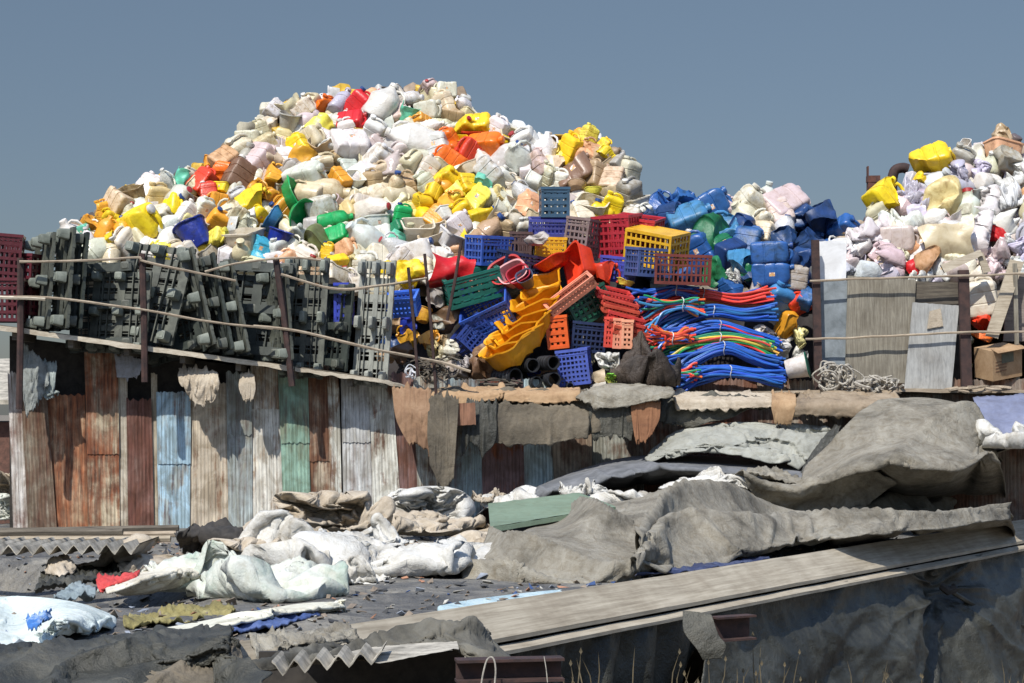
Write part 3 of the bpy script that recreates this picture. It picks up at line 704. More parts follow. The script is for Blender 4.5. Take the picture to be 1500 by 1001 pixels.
# ------------------------------------------------------------------ hose bundles
cols = {'b':(.02,.10,.42),'r':(.66,.055,.035),'g':(.02,.24,.11),'y':(.62,.48,.07),'o':(.75,.16,.04),'c':(.04,.22,.48),'p':(.3,.05,.1)}
def bundle(pts, n, spec, Y, spread, seed, label, splay=1.6):
    rn = random.Random(seed); root = bpy.data.objects.new('hose_bundle', None); COL.objects.link(root)
    root.location = at(*pts[len(pts)//2], Y); tag(root, label, 'hose bundle', 'tied bundles of coloured plastic hose heaped at the deck edge')
    m = len(pts)
    for i in range(int(n*1.35)):
        a = rn.uniform(0, 2*PI); r = math.sqrt(rn.random())*spread; P = []
        for k, (x, y) in enumerate(pts):
            f = abs(k-(m-1)*.62)/(m-1); wd = .55+splay*f*f*1.6
            if k == 0: wd *= 1.25
            p = at(x, y, Y)+Vector((rn.uniform(-.012,.012), math.cos(a)*r*wd*.9, math.sin(a)*r*wd))
            if k in (0, m-1): p.x += rn.uniform(-.20, .12) if k == 0 else rn.uniform(-.05, .10)
            P.append(tuple(p-root.location))
        ofs = Vector((i*1.7, seed, 0)); pp = [Vector(q)+noise.noise_vector(Vector((k*.16, 0, 0))+ofs)*.07*(.3+abs(k-13)/13) for k, q in enumerate(cat_rom(P, 22))]; c = cols[rn.choice(spec)]
        g = MB(); rad = rn.uniform(.015, .020); g.tube(pp, rad, 7, True)
        o = link('hose', g.mesh('hose', PLH), root, tuple(min(1, q*rn.uniform(.75, 1.25)) for q in c))
    g = MB(); c = Vector(at(*pts[int((m-1)*.62+.5)], Y))-root.location; s = spread*.72
    g.tube([c+Vector((.01*math.sin(3*q), math.cos(q)*s*.95, math.sin(q)*s)) for q in [i*2*PI/18 for i in range(19)]], .008, 5, False)
    link('tie', g.mesh('tie', TIE), root)
PLH = plastic('hose_plastic', .35, 0, .25, .1)
bundle([(950,470),(985,440),(1030,432),(1080,440),(1125,432)], 30, 'rrrrob', 27.5, .15, 1, 'red hose bundle lying highest, above the blue ones')
bundle([(935,440),(965,432),(990,424),(1012,430)], 20, 'bbbbp', 27.35, .13, 2, 'short blue hose bundle fanned at the upper left of the hoses')
bundle([(955,500),(1000,468),(1045,456),(1090,462),(1128,458)], 30, 'bbbbbc', 27.3, .14, 3, 'blue hose bundle just under the red one')
bundle([(950,462),(972,452),(1000,446),(1025,450)], 16, 'gccbro', 27.1, .14, 4, 'mixed green, blue and red hose ends at the left of the hoses', 2.2)
bundle([(965,505),(1010,488),(1055,478),(1100,492),(1135,506)], 30, 'bbbbrb', 27.2, .12, 5, 'blue hose bundle arching down to the right')
bundle([(968,522),(1010,506),(1055,496),(1095,500),(1128,512)], 30, 'gggyyyr', 27.05, .12, 6, 'green and yellow hose bundle across the middle')
bundle([(975,545),(1015,526),(1060,510),(1100,522),(1138,534)], 36, 'bbbbbb', 27.0, .14, 7, 'thick blue hose bundle, second from the bottom')
bundle([(992,560),(1030,548),(1070,545),(1105,550),(1142,556)], 40, 'bbbbbb', 26.95, .13, 8, 'lowest blue hose bundle lying on the deck edge')
bundle([(960,500),(985,496),(1010,492)], 18, 'rrob', 26.95, .13, 9, 'short red and orange hose ends below the upper blue bundle', 2.2)
bundle([(972,548),(995,548),(1018,545)], 18, 'rgoyb', 26.85, .12, 10, 'short mixed hose ends beside the black sack', 2.2)
# black pipes
for i, (px, py, r, l) in enumerate(((742,553,.13,.42),(772,536,.10,.5),(800,532,.10,.5),(776,560,.085,.4),(806,556,.10,.4),(832,566,.05,.3))):
    g = MB(); g.rings([(-l/2,r*.84,r*.84),(-l/2,r,r),(l/2,r,r),(l/2,r*.84,r*.84),(-l/2,r*.83,r*.83)], 22, 2, False, False)
    for z in range(5): g.rings([(-l/2+.04+z*.08,r*1.0,r),(-l/2+.05+z*.08,r*1.06,r*1.06),(-l/2+.06+z*.08,r,r)], 22, 2, False, False)
    o = link('black_pipe', g.mesh('black_pipe', BLKP), None, None, at(px, py, 26.75+.1*(i % 2)))
    o.rotation_euler = (PI/2, 0, math.radians([38,20,25,30,15,10][i]))
    tag(o, ['widest ribbed black pipe at the left of the pipe group','black pipe upper left of the pipe group','black pipe upper middle of the pipe group','black pipe low in the middle of the pipe group','black pipe lower right, touching the lilac blue crate','slim black pipe right of the others at the deck edge'][i], 'pipe', 'black pipes below the yellow trays')
# ------------------------------------------------------------------ container shapes (unit: about 1 across at width; scaled per copy)
def dent(g, seed, n=5, lo=.22, hi=.36, keep=.12):
    rn = random.Random(seed*31+7); P = []
    for _ in range(n):
        v = Vector((rn.gauss(0,1), rn.gauss(0,1)-.3, rn.gauss(0,1))).normalized(); P.append((v, rn.uniform(lo, hi)))
    def fn(p):
        for v, h in P:
            t = p.dot(v)
            if t > h: p = p-v*(t-h)*(1-keep)*(1.0+1.1*min(1, (t-h)/.2)*.6)
        return p
    return g.warp(fn)
def dens(R, k=3):
    out = []
    for a, b in zip(R, R[1:]):
        m = k if abs(a[0]-b[0]) > .09 else 1
        for i in range(m): t = i/m; out.append(tuple(x*(1-t)+y*t for x, y in zip(a, b)))
    return out+[R[-1]]
def m_can(seed, cr=.05, fat=1.0, nd=0):      # jerrycan lying in its own frame: width .74 depth .52*fat height 1
    g = MB(); a, b = .36, .26*fat
    R = [(-.5,a*.86,b*.8),(-.485,a*.95,b*.92),(-.45,a,b),(-.2,a,b),(-.19,a*.965,b*.95),(-.16,a*.965,b*.95),(-.15,a,b),(.08,a,b),(.09,a*.965,b*.95),(.12,a*.965,b*.95),(.13,a,b),(.26,a,b),(.34,a*.93,b*.93),(.40,a*.74,b*.76,-.03,0),(.42,a*.55,b*.6,-.05,0)]
    g.rings(dens([r if len(r) > 3 else (*r, 0, 0) for r in R]), 28, 7)
    if nd: dent(g, seed, nd, .17, .34)
    g.rings([(.40,.085,.085,-.2,0),(.47,.08,.08,-.2,0)], 12, 2)
    crumple(g, cr, 2.6, seed, cr*.35); return g
def m_handle(seed):
    g = MB(); g.tube([(-.09,0,.38),(-.08,0,.46),(0,0,.50),(.14,0,.495),(.25,0,.43),(.29,0,.33)], .042, 8); return g
def m_cap(): 
    g = MB(); g.rings([(.45,.1,.1,-.2,0),(.455,.105,.105,-.2,0),(.52,.1,.1,-.2,0),(.53,.085,.085,-.2,0)], 14, 2); return g
def m_bottle(seed, cr=.03):
    g = MB(); a = .24
    g.rings([(-.5,a*.8,a*.8),(-.48,a*.95,a*.95),(-.45,a,a),(-.1,a,a),(-.08,a*.93,a*.93),(-.04,a*.93,a*.93),(-.02,a,a),(.16,a,a),(.26,a*.84,a*.84),(.34,a*.5,a*.5),(.37,a*.36,a*.36),(.45,a*.34,a*.34)], 20, 2.2)
    crumple(g, cr, 2.6, seed, cr*.4); return g
def m_bcap():
    g = MB(); g.rings([(.43,.1,.1),(.50,.1,.1),(.51,.085,.085)], 12, 2); return g
def m_jug(seed, cr=.05):
    g = MB(); a = .31
    g.rings([(-.48,a*.82,a*.82),(-.46,a*.95,a*.95),(-.42,a,a),(-.05,a,a),(.05,a*1.02,a*1.02),(.2,a*.84,a*.84),(.32,a*.55,a*.55),(.40,a*.34,a*.34),(.47,a*.3,a*.3)], 22, 3)
    crumple(g, cr, 2.4, seed, cr*.4); return g
def m_jhandle():
    g = MB(); g.tube([(.1,0,.38),(.2,0,.40),(.32,0,.33),(.37,0,.18),(.33,0,.02),(.26,0,-.02)], .035, 8); return g
def m_tub(seed, cr=.03):
    g = MB(); a, b = .48, .36
    g.rings([(-.26,a*.8,b*.78),(-.24,a*.84,b*.82),(.22,a*.97,b*.97),(.225,a*1.04,b*1.05),(.27,a*1.04,b*1.05),(.272,a*.95,b*.94),(.2,a*.92,b*.9),(-.2,a*.79,b*.76)], 24, 6)
    crumple(g, cr, 2.4, seed, cr*.3); return g
def m_bucket(seed, cr=.03):
    g = MB()
    g.rings([(-.42,.3,.3),(-.4,.32,.32),(.34,.41,.41),(.345,.44,.44),(.38,.44,.44),(.39,.405,.405),(.3,.385,.385),(-.36,.29,.29)], 26, 2)
    crumple(g, cr, 2.0, seed, cr*.3); return g
def m_bhandle():
    g = MB(); g.tube([(.43*math.cos(q), -.05-.42*math.sin(q), .33+.05*math.sin(q)) for q in [i*PI/14 for i in range(15)]], .014, 5); return g
def m_basin(seed, cr=.05):
    g = MB()
    g.rings([(-.16,.3,.3),(-.14,.33,.33),(.14,.47,.47),(.15,.5,.5),(.175,.5,.5),(.17,.46,.46),(.1,.43,.43),(-.11,.29,.29)], 30, 2)
    crumple(g, cr, 1.8, seed, cr*.4); return g
def m_block(seed, sx=.5, sy=.36, sz=.42, nd=6, sub=4):
    g = ico(sub)
    def fn(p):
        q = p*2; k = (abs(q.x)**5+abs(q.y)**5+abs(q.z)**5)**.2; q = q/max(k, .01); return Vector((q.x*sx, q.y*sy, q.z*sz))
    g.warp(fn); dent(g, seed, nd, .20, .36); crumple(g, .09, 2.2, seed, .02); return g
def m_crump(seed, amp=.34, fr=1.9, sub=4, flat=.72):
    g = ico(sub); off = Vector((seed*3.7, seed*1.3, seed*2.1))
    def fn(p):
        q = p*fr+off; r = (ridge(q, 4)-.5)*amp
        p2 = p*(1+r)+noise.noise_vector(q*.9)*.16
        return Vector((p2.x, p2.y*flat, p2.z*.85))
    g.warp(fn); return g
def m_film(seed):     # bent, torn scrap of a container wall, open shell
    g = MB(); nu, nv = 22, 14; off = Vector((seed*2.3, 4, 1)); vs = []
    for s in (0, 1):
        for j in range(nv):
            for i in range(nu):
                u, v = i/(nu-1), j/(nv-1); a = (u-.5)*3.0; r = .40-.02*s
                p = Vector((math.sin(a)*r, -math.cos(a)*r+.2, (v-.5)*.85+.08*math.sin(u*9+seed)*(v-.5)))
                vs.append(p+noise.noise_vector(p*3+off)*.12)
    n = nu*nv; fs = []
    for j in range(nv-1):
        for i in range(nu-1):
            q = (j*nu+i, j*nu+i+1, (j+1)*nu+i+1, (j+1)*nu+i); fs += [q, tuple(n+k for k in q)[::-1]]
    rim = [i for i in range(nu)]+[j*nu+nu-1 for j in range(1, nv)]+[(nv-1)*nu+i for i in range(nu-2,-1,-1)]+[j*nu for j in range(nv-2,0,-1)]
    for a, b in zip(rim, rim[1:]+rim[:1]): fs.append((b, a, a+n, b+n))
    g.add(vs, fs); return g
KM = {}
def reg(kind, meshes, kids=()): KM[kind] = (meshes, kids)
MH, MC, MBC, MJH, MBH = [f.mesh(n, PL) for f, n in ((m_handle(0),'handle'),(m_cap(),'cap'),(m_bcap(),'cap'),(m_jhandle(),'handle'),(m_bhandle(),'handle'))]
reg('can', [m_can(1,.03).mesh('jerrycan', PL), m_can(2,.05).mesh('jerrycan', PLS), m_can(3,.03,1.2,1).mesh('jerrycan', PLD), m_can(4,.03,.9,1).mesh('jerrycan', PL)], (('handle', MH), ('cap', MC)))
reg('ccan', [m_can(5,.06,1.1,2).mesh('crushed_jerrycan', PL), m_can(6,.08,1,3).mesh('crushed_jerrycan', PLD), m_can(7,.06,1.2,4).mesh('crushed_jerrycan', PL), m_can(8,.07,1.0,3).mesh('crushed_jerrycan', PLS)], (('handle', MH),))
reg('bottle', [m_bottle(1).mesh('bottle', PL), m_bottle(2,.05).mesh('bottle', PLD), m_bottle(3,.08).mesh('bottle', PLC)], (('cap', MBC),))
reg('jug', [m_jug(1).mesh('jug', PL), m_jug(2,.08).mesh('jug', PLC), m_jug(3,.07).mesh('jug', PLC)], (('handle', MJH), ('cap', MBC)))
reg('tub', [m_tub(1).mesh('tub', PL), m_tub(2,.06).mesh('tub', PLS), m_tub(3,.09).mesh('tub', PLD)])
reg('bucket', [m_bucket(1).mesh('bucket', PL), m_bucket(2,.06).mesh('bucket', PLD)], (('handle', MBH),))
reg('basin', [m_basin(1).mesh('basin', PL), m_basin(2,.10).mesh('basin', PL)])
reg('bag', [form(i, PLC, (1,.8,.72), 0, True) for i in (0,1,3,4,5)]+[form(6, PLC, (1,.8,.8), 70, True)])
reg('lump', [m_block(i).mesh('crushed_container', PLD) for i in range(6, 9)]+[m_block(9,.5,.42,.36,8).mesh('crushed_container', PL), m_block(10,.42,.4,.46,7).mesh('crushed_container', PL)])
reg('film', [m_film(i).mesh('torn_shell', PL) for i in range(1, 4)])
WIDE = {'can':.74,'ccan':.8,'bottle':.5,'jug':.68,'tub':1,'bucket':.86,'basin':1,'bag':1.0,'lump':1.0,'film':.85}
KN = {'can':('jerrycan','jerrycan'),'ccan':('crushed jerrycan','jerrycan'),'bottle':('bottle','bottle'),'jug':('handled jug','jug'),'tub':('tub','tub'),'bucket':('bucket','bucket'),
      'basin':('basin','basin'),'bag':('crumpled bag','plastic bag'),'lump':('crushed container','plastic container'),'film':('torn shell','plastic scrap')}
PC = {'white':(.70,.70,.68),'milky':(.60,.61,.61),'cream':(.66,.59,.42),'yellowish':(.72,.62,.30),'pinkish':(.60,.50,.50),'lilac':(.52,.50,.62),'tan':(.46,.33,.20),'brown':(.20,.12,.075),
 'grey':(.40,.38,.36),'yellow':(.86,.60,.015),'lemon':(.85,.74,.10),'amber':(.76,.36,.03),'orange':(.85,.17,.01),'red':(.60,.015,.02),'scarlet':(.68,.05,.015),'green':(.01,.36,.10),'bottle green':(.012,.17,.07),
 'mint':(.15,.55,.40),'blue':(.025,.11,.36),'sky blue':(.06,.24,.50),'cyan':(.07,.46,.66),'deep blue':(.012,.03,.30),'olive':(.17,.20,.07),'beige':(.60,.50,.36),'peach':(.72,.42,.24),'dark blue':(.015,.05,.17),'ivory':(.68,.65,.54)}
items = []
GRP = {'main':'plastic containers heaped on the shed roof','right':'crumpled plastic heaped behind the right hand panels','mid':'blue and white containers heaped between the crates and panels','low':'loose plastic among the crates'}
def item(kind, px, py, wpx, col, roll=None, Y=28, zone='main', hgt=None, label=None, rn=R_, tilt=None, yaw=None):
    ms, kids = KM[kind]; v = rn.randrange(len(ms)); s = wpx/F*Y/WIDE[kind]
    root = link({'can':'jerrycan','ccan':'crushed_jerrycan','bottle':'bottle','jug':'jug','tub':'tub','bucket':'bucket','basin':'basin','bag':'crumpled_bag','lump':'crushed_container','film':'torn_shell'}[kind], ms[v])
    c = PC[col]; k = rn.uniform(.82, 1.06); c = tuple(min(.84, max(.004, q*k*rn.uniform(.95,1.05))) for q in c); root.color = (*c, 1)
    roll = rn.uniform(-100, 100) if roll is None else roll
    tilt = rn.uniform(-35, 45) if tilt is None else tilt; yaw = rn.uniform(-50, 50) if yaw is None else yaw
    root.rotation_euler = (Matrix.Rotation(math.radians(roll), 3, 'Y') @ Matrix.Rotation(math.radians(tilt), 3, 'X') @ Matrix.Rotation(math.radians(yaw), 3, 'Z')).to_euler()
    root.scale = (s, s*rn.uniform(.9, 1.1), s*(hgt or rn.uniform(.9, 1.08))); root.location = at(px, py, Y)
    for n, m in kids:
        o = link(n, m, root, c)
        if n == 'cap':
            cc = rn.choice([c, c, c, c, c, (.35,.03,.03), (.02,.06,.22), (.6,.6,.58)]); o.color = (*cc, 1)
    pose = 'upright' if abs(roll) < 28 and abs(tilt) < 40 else ('lying on its side' if abs(roll) > 62 else ('leaning right' if roll > 0 else 'leaning left'))
    if kind in ('bag', 'lump', 'film'): pose = ''
    items.append(dict(o=root, px=px, py=py, col=col, kind=kind, pose=pose, zone=zone, w=wpx, label=label)); return root
def interp(P, x):
    for (a, b), (c, d) in zip(P, P[1:]):
        if a <= x <= c: return b+(d-b)*(x-a)/(c-a)
    return P[0][1] if x < P[0][0] else P[-1][1]
TOP = [(100,335),(120,322),(160,285),(200,272),(240,255),(290,250),(320,225),(350,200),(375,175),(395,155),(430,150),(470,140),(500,128),(540,133),(590,133),(628,118),(665,122),(685,150),(700,172),(740,180),(790,198),(820,203),(860,190),(890,208),(915,232),(930,265),(945,305)]
BOT = [(100,372),(200,366),(300,376),(380,392),(480,415),(560,425),(640,415),(700,352),(760,340),(800,335),(870,335),(945,318)]
def mainY(px, py):
    t = (400-py)/280; return 28.2+max(-.15, t)*3.6
HERO = [ # kind, px, py, width px, colour, roll, (label)
('can',403,160,22,'milky',35),('can',382,190,20,'cream',-20),('can',365,205,26,'ivory',85),('lump',376,232,46,'pinkish',None),('lump',352,258,44,'brown',None),
('lump',390,212,30,'beige',None),('bucket',424,180,30,'grey',10),('film',430,163,34,'cream',-30),('can',444,160,26,'ivory',50),('film',466,183,34,'lemon',35),
('can',475,152,22,'orange',38,'single orange jerrycan against the sky left of the lilac bottle'),('bottle',500,147,22,'lilac',28,'tall lilac bottle against the sky above the red pair'),
('can',525,153,30,'red',40,'bright red jerrycan, upper of the pair at the summit'),('can',516,178,28,'red',82,'bright red jerrycan lying flat, lower of the summit pair'),
('jug',562,152,44,'white',30,'big white jug at the summit right of the red pair'),('bottle',600,145,20,'milky',88),('bag',630,127,22,'pinkish',None),('bag',652,132,26,'ivory',None),
('lump',650,152,32,'cream',None),('bag',677,152,22,'white',None),('can',628,162,26,'ivory',80),('film',598,167,26,'mint',20),('can',616,178,22,'amber',-60),('bottle',630,184,18,'white',80),
('can',437,214,26,'yellow',-30),('film',442,238,40,'amber',30),('can',515,214,42,'white',86,'boxy white jerrycan with a faded label near the summit'),('can',486,218,24,'milky',-60),
('bag',548,192,36,'white',None),('can',556,232,30,'white',48),('bag',577,242,34,'pinkish',None),('jug',602,206,44,'white',-70),('lump',640,215,40,'milky',None),
('film',470,222,34,'tan',-20),('can',450,262,40,'white',80),('can',496,264,28,'amber',-40),('tub',520,263,26,'white',20,'small square white tub facing front in the middle of the heap'),
('ccan',404,257,28,'amber',10),('ccan',378,282,30,'amber',30),('ccan',375,297,40,'yellow',60),('ccan',400,290,24,'amber',-50),('lump',432,252,34,'grey',None),
('basin',428,290,52,'green',62,'large green basin folded over on the lower left slope'),('basin',440,318,50,'green',110,'second green basin tucked under the folded green one'),
('can',470,304,30,'white',72),('bottle',491,322,22,'green',78,'green bottle lying right of the two green basins'),('can',494,345,26,'green',68,'green jerrycan above the olive crushed container'),
('lump',456,358,46,'olive',None,'olive crushed container at the foot of the heap'),('basin',402,324,42,'sky blue',-60,'sky blue basin beside the green basins'),('bucket',408,352,34,'deep blue',20,'deep blue bucket below the sky blue basin'),
('ccan',379,366,30,'cyan',15,'cyan crushed can at the bottom edge of the heap'),('tub',358,353,52,'ivory',-8,'cream white block at the foot of the heap left of the cyan can'),
('can',318,350,26,'lemon',64,'pale yellow jerrycan above the ribbed grey pallets'),('bucket',286,346,44,'deep blue',-30,'deep blue open bucket above the grey pallets'),('can',275,314,26,'white',30),
('can',206,330,46,'yellow',70,'broad yellow jerrycan on the left slope of the heap'),('bottle',188,312,16,'ivory',20),('ccan',131,330,24,'amber',-30),('jug',156,335,26,'amber',20),('jug',180,336,24,'amber',-10),
('bottle',128,352,18,'white',-8,'white bottle with the leftmost spot over the grey pallets'),('lump',122,338,18,'mint',None),('tub',165,352,24,'yellow',60),('can',171,294,30,'beige',-50),('tub',194,284,34,'tan',-14),
('can',230,291,32,'yellowish',8,'translucent yellowish jerrycan standing on the left shoulder'),('bag',245,262,26,'white',None),('film',268,262,24,'mint',20),('can',276,258,18,'ivory',30),
('can',297,264,28,'scarlet',38,'upper scarlet jerrycan on the left shoulder'),('can',306,282,24,'scarlet',-10,'lower scarlet jerrycan on the left shoulder'),('tub',325,276,22,'yellow',10),('can',330,234,30,'peach',50),
('ccan',326,252,26,'orange',20),('bag',247,330,30,'white',None),('bag',300,305,30,'white',None),('jug',262,290,30,'ivory',60),('ccan',340,312,34,'ivory',-60),('bag',352,290,30,'milky',None),
('can',480,368,18,'yellow',8),('can',496,386,22,'yellow',80),('can',507,366,26,'peach',60),('jug',537,352,42,'milky',-50,'big milky jug lying at the foot of the heap'),('jug',576,362,30,'milky',-60),
('can',614,370,34,'white',72),('can',590,316,24,'green',10),('lump',580,336,24,'bottle green',None),('film',578,350,24,'mint',40),('tub',612,338,44,'ivory',5),('ccan',572,400,30,'yellow',-60),
('ccan',602,402,36,'yellow',70),('tub',490,407,42,'ivory',0,'white styrofoam block resting on the pallets'),('bag',650,378,28,'white',None),('tub',520,330,26,'cream',-30),('jug',548,308,34,'ivory',80),
('tub',636,345,40,'ivory',-20),('tub',664,352,44,'white',30),('tub',648,318,30,'white',-30),('can',672,330,30,'white',50),
('can',702,184,30,'yellow',84),('can',682,188,24,'yellow',50),('can',656,207,28,'orange',-34),('can',658,234,30,'orange',-55,'orange jerrycan lying lowest in the orange cluster'),
('can',689,222,32,'scarlet',-60),('can',714,216,36,'orange',88,'orange jerrycan at the right of the orange cluster'),('tub',676,206,16,'yellow',0),
('bag',728,190,34,'white',None),('jug',744,230,36,'milky',40),('bag',770,208,42,'white',None),('jug',762,236,40,'milky',-30),('jug',800,216,30,'white',10),('bag',790,240,40,'pinkish',None),
('can',835,218,32,'yellow',20,'yellow jerrycan at the left of the right hand peak'),('can',863,198,22,'lemon',20,'lemon yellow jerrycan at the tip of the right hand peak'),('ccan',866,217,26,'peach',-10),
('can',885,214,18,'yellow',40),('ccan',888,228,22,'yellow',-40),('can',908,237,20,'grey',36,'dark grey can leaning out at the right edge of the heap'),('ccan',842,252,46,'brown',60,'large brown crushed jerrycan under the right hand peak'),
('can',868,254,28,'tan',10),('can',898,264,30,'beige',20),('lump',922,282,34,'grey',None),('can',896,302,28,'yellow',20,'mustard yellow jerrycan just above the crimson crates'),('tub',868,303,44,'ivory',4),
('basin',845,274,26,'tan',10),('basin',868,282,24,'lemon',0),('can',852,310,26,'ivory',-20),('can',716,250,30,'white',-40),('lump',709,270,30,'mint',None,'mint green crushed container right of the yellow cluster'),
('tub',645,244,26,'cream',34),('tub',687,248,28,'cream',-30),('can',655,262,26,'yellow',60),('can',684,270,26,'yellow',-20),('ccan',698,290,30,'lemon',40),('ccan',640,285,28,'yellow',-60),
('ccan',660,300,34,'amber',20),('ccan',672,278,30,'lemon',50),('can',640,318,28,'amber',40),('can',680,312,28,'yellow',-40),('can',706,318,26,'yellow',70),('tub',727,314,36,'ivory',-60,'open white tub stained yellow right of the yellow cluster'),
('ccan',618,300,28,'yellow',20),('can',622,270,26,'ivory',-30),('ccan',775,301,32,'peach',20),('bag',765,282,30,'milky',None),('tub',748,304,28,'white',50),('bag',755,325,32,'ivory',None),
('can',605,240,30,'cream',-10),('can',628,248,26,'ivory',30),('bottle',580,275,22,'beige',10),('ccan',598,268,26,'tan',-20)]
for h in HERO:
    if h[0] == 'bag' and len(h) == 6: h = ('jug' if h[1] % 2 else 'can', h[1], h[2], h[3]*.8, h[4], (h[1]*37 % 180)-90)
    if h[0] == 'lump' and len(h) == 6: h = ('can', h[1], h[2], h[3]*.85, h[4], (h[1]*53 % 180)-90)
    k, px, py, wpx, c, roll = h[:6]; item(k, px, py, wpx*1.12, c, roll, mainY(px, py)-.12, 'main', None, h[6] if len(h) > 6 else None)
# soft fill of the rest of the heap (each one an own container)
WT = ['white']*9+['ivory']*7+['milky']*4+['cream']*5+['yellowish']*2+['beige','pinkish','tan','yellow','peach']
PATCH = [(200,335,60,['yellow','ivory','lemon','white']),(150,335,35,['amber','yellow','ivory']),(310,265,30,['scarlet','ivory','amber']),(395,260,60,['amber','yellow','ivory','beige','tan']),(380,235,40,['pinkish','grey','ivory','beige']),
 (430,170,60,['cream','ivory','yellowish','white','pinkish']),(660,290,50,['yellow','lemon','amber','yellow','ivory']),(680,215,35,['orange','yellow','scarlet','white']),(870,215,40,['yellow','amber','peach']),(900,260,50,['tan','grey','beige','brown']),
 (340,300,50,['yellow','ivory','lemon','amber']),(590,280,50,['beige','ivory','tan','cream'])]
def fill(n, top, bot, zone, Yf, kinds, cdef, patches, seed, dmin=15, wr=(24,38), x0=100, x1=945):
    rn = random.Random(seed); c = 0; pts = [(i['px'], i['py'], i['w']) for i in items if i['zone'] == zone]
    for _ in range(n*60):
        if c >= n: break
        px = rn.uniform(x0, x1); a, b = interp(top, px)+9, interp(bot, px)
        if b < a: continue
        py = rn.uniform(a, b); wp = rn.uniform(*wr)
        if any((px-x)**2+(py-y)**2 < (dmin*(.5+.5*w/30)*.5+wp*.27)**2 for x, y, w in pts): continue
        cl = cdef
        for (X, Yp, r, l) in patches:
            if (px-X)**2+(py-Yp)**2 < r*r and rn.random() < .72: cl = l
        item(rn.choice(kinds), px, py, wp, rn.choice(cl), None, Yf(px, py)+rn.uniform(.0, .15), zone, rn=rn); pts.append((px, py, wp)); c += 1
    return c
n1 = fill(280, TOP, BOT, 'main', mainY, ['can','can','can','can','can','can','ccan','ccan','jug','jug','bottle','tub','tub','tub'], WT, PATCH, 11, 16, (27,42))
print('main fill', n1, len(items))
# middle heap
def midY(px, py): return 28.4+(400-py)/100*1.0
for h in [('lump',990,297,60,'blue',None,'big blue crushed drum at the left of the blue heap'),('ccan',968,300,36,'blue',20,'blue crushed jerrycan at the far left of the blue heap'),('can',1040,305,46,'blue',60,'blue jerrycan below the tan bag'),
 ('can',1012,326,50,'sky blue',70,'sky blue jerrycan lying behind the amber crate'),('ccan',1062,340,52,'sky blue',-40,'sky blue crushed jerrycan in the middle of the blue heap'),('lump',1056,290,30,'peach',None,'small tan bag on top of the blue heap'),
 ('lump',1045,352,70,'bottle green',None,'dark green crushed container under the blue ones'),('ccan',1030,345,46,'blue',30,None),('lump',1090,345,60,'dark blue',None,'dark blue crushed container left of the stacked blue cans'),
 ('can',1098,300,44,'ivory',40,None),('jug',1090,318,40,'ivory',-40,None),('bottle',1122,292,26,'white',10,'white bottle standing highest in the white cluster'),('can',1152,298,50,'pinkish',64,None),('can',1120,322,34,'ivory',-60,None),
 ('jug',1150,336,32,'milky',10,None),('can',1118,340,30,'cream',20,None),('ccan',1085,330,34,'white',80,None),('can',1140,312,36,'pinkish',-20,None),
 ('lump',1200,328,90,'dark blue',None,'dark blue crushed barrel beside the white panel'),('lump',1172,318,60,'dark blue',None,'dark blue crushed drum left of the crushed barrel'),('can',1238,335,34,'blue',60,'bright blue can peeping out above the white panel'),
 ('can',1130,370,34,'blue',88,'blue jerrycan lying on the stack, upper of two'),('can',1132,402,34,'blue',88,'blue jerrycan lying on the stack, lower of two'),('can',1140,440,44,'sky blue',30,'pale blue can right of the hose bundles'),
 ('can',1168,405,30,'grey',10,'grey can wedged beside the dark post'),('ccan',1180,430,36,'blue',30,'blue crushed can beside the dark post'),('ccan',1172,446,32,'scarlet',-40,'scarlet crushed can beside the dark post'),
 ('lump',1160,478,46,'amber',None,'amber crushed container left of the dark post'),('bag',1176,492,36,'yellowish',None,None),('bag',1120,500,50,'white',None,None),('bag',1150,505,40,'white',None,None),('bag',1132,440,34,'white',None,None),
 ('bag',1075,402,34,'white',None,'white crumpled bag above the red hoses'),('lump',1048,398,40,'bottle green',None,None),('film',1092,398,26,'bottle green',30,None),('lump',1180,360,60,'dark blue',None,'deep dark blue container in shade left of the white panel'),('bag',1172,520,30,'white',None,None),
 ('lump',1150,350,50,'dark blue',None,None),('lump',1165,385,60,'dark blue',None,None),('lump',945,315,40,'dark blue',None,None),('can',1072,372,40,'dark blue',70,None),('can',1095,358,44,'blue',20,None),('can',1062,362,36,'bottle green',-50,None),('ccan',1106,402,34,'dark blue',50,None),('can',1022,366,40,'blue',-30,None),('ccan',1090,385,40,'sky blue',80,None),('tub',1112,425,30,'grey',30,None),('ccan',1070,420,36,'blue',-20,None)]:
    k, px, py, wpx, c, roll, lb = h; yy = midY(px, py) if py < 380 else (27.9 if px < 1110 else 27.75)
    if k == 'can' and roll == 88: yy = 27.7
    item(k, px, py, wpx, c, roll, yy, 'mid', 1.3 if roll == 88 else None, lb, tilt=10 if roll == 88 else None, yaw=5 if roll == 88 else None)
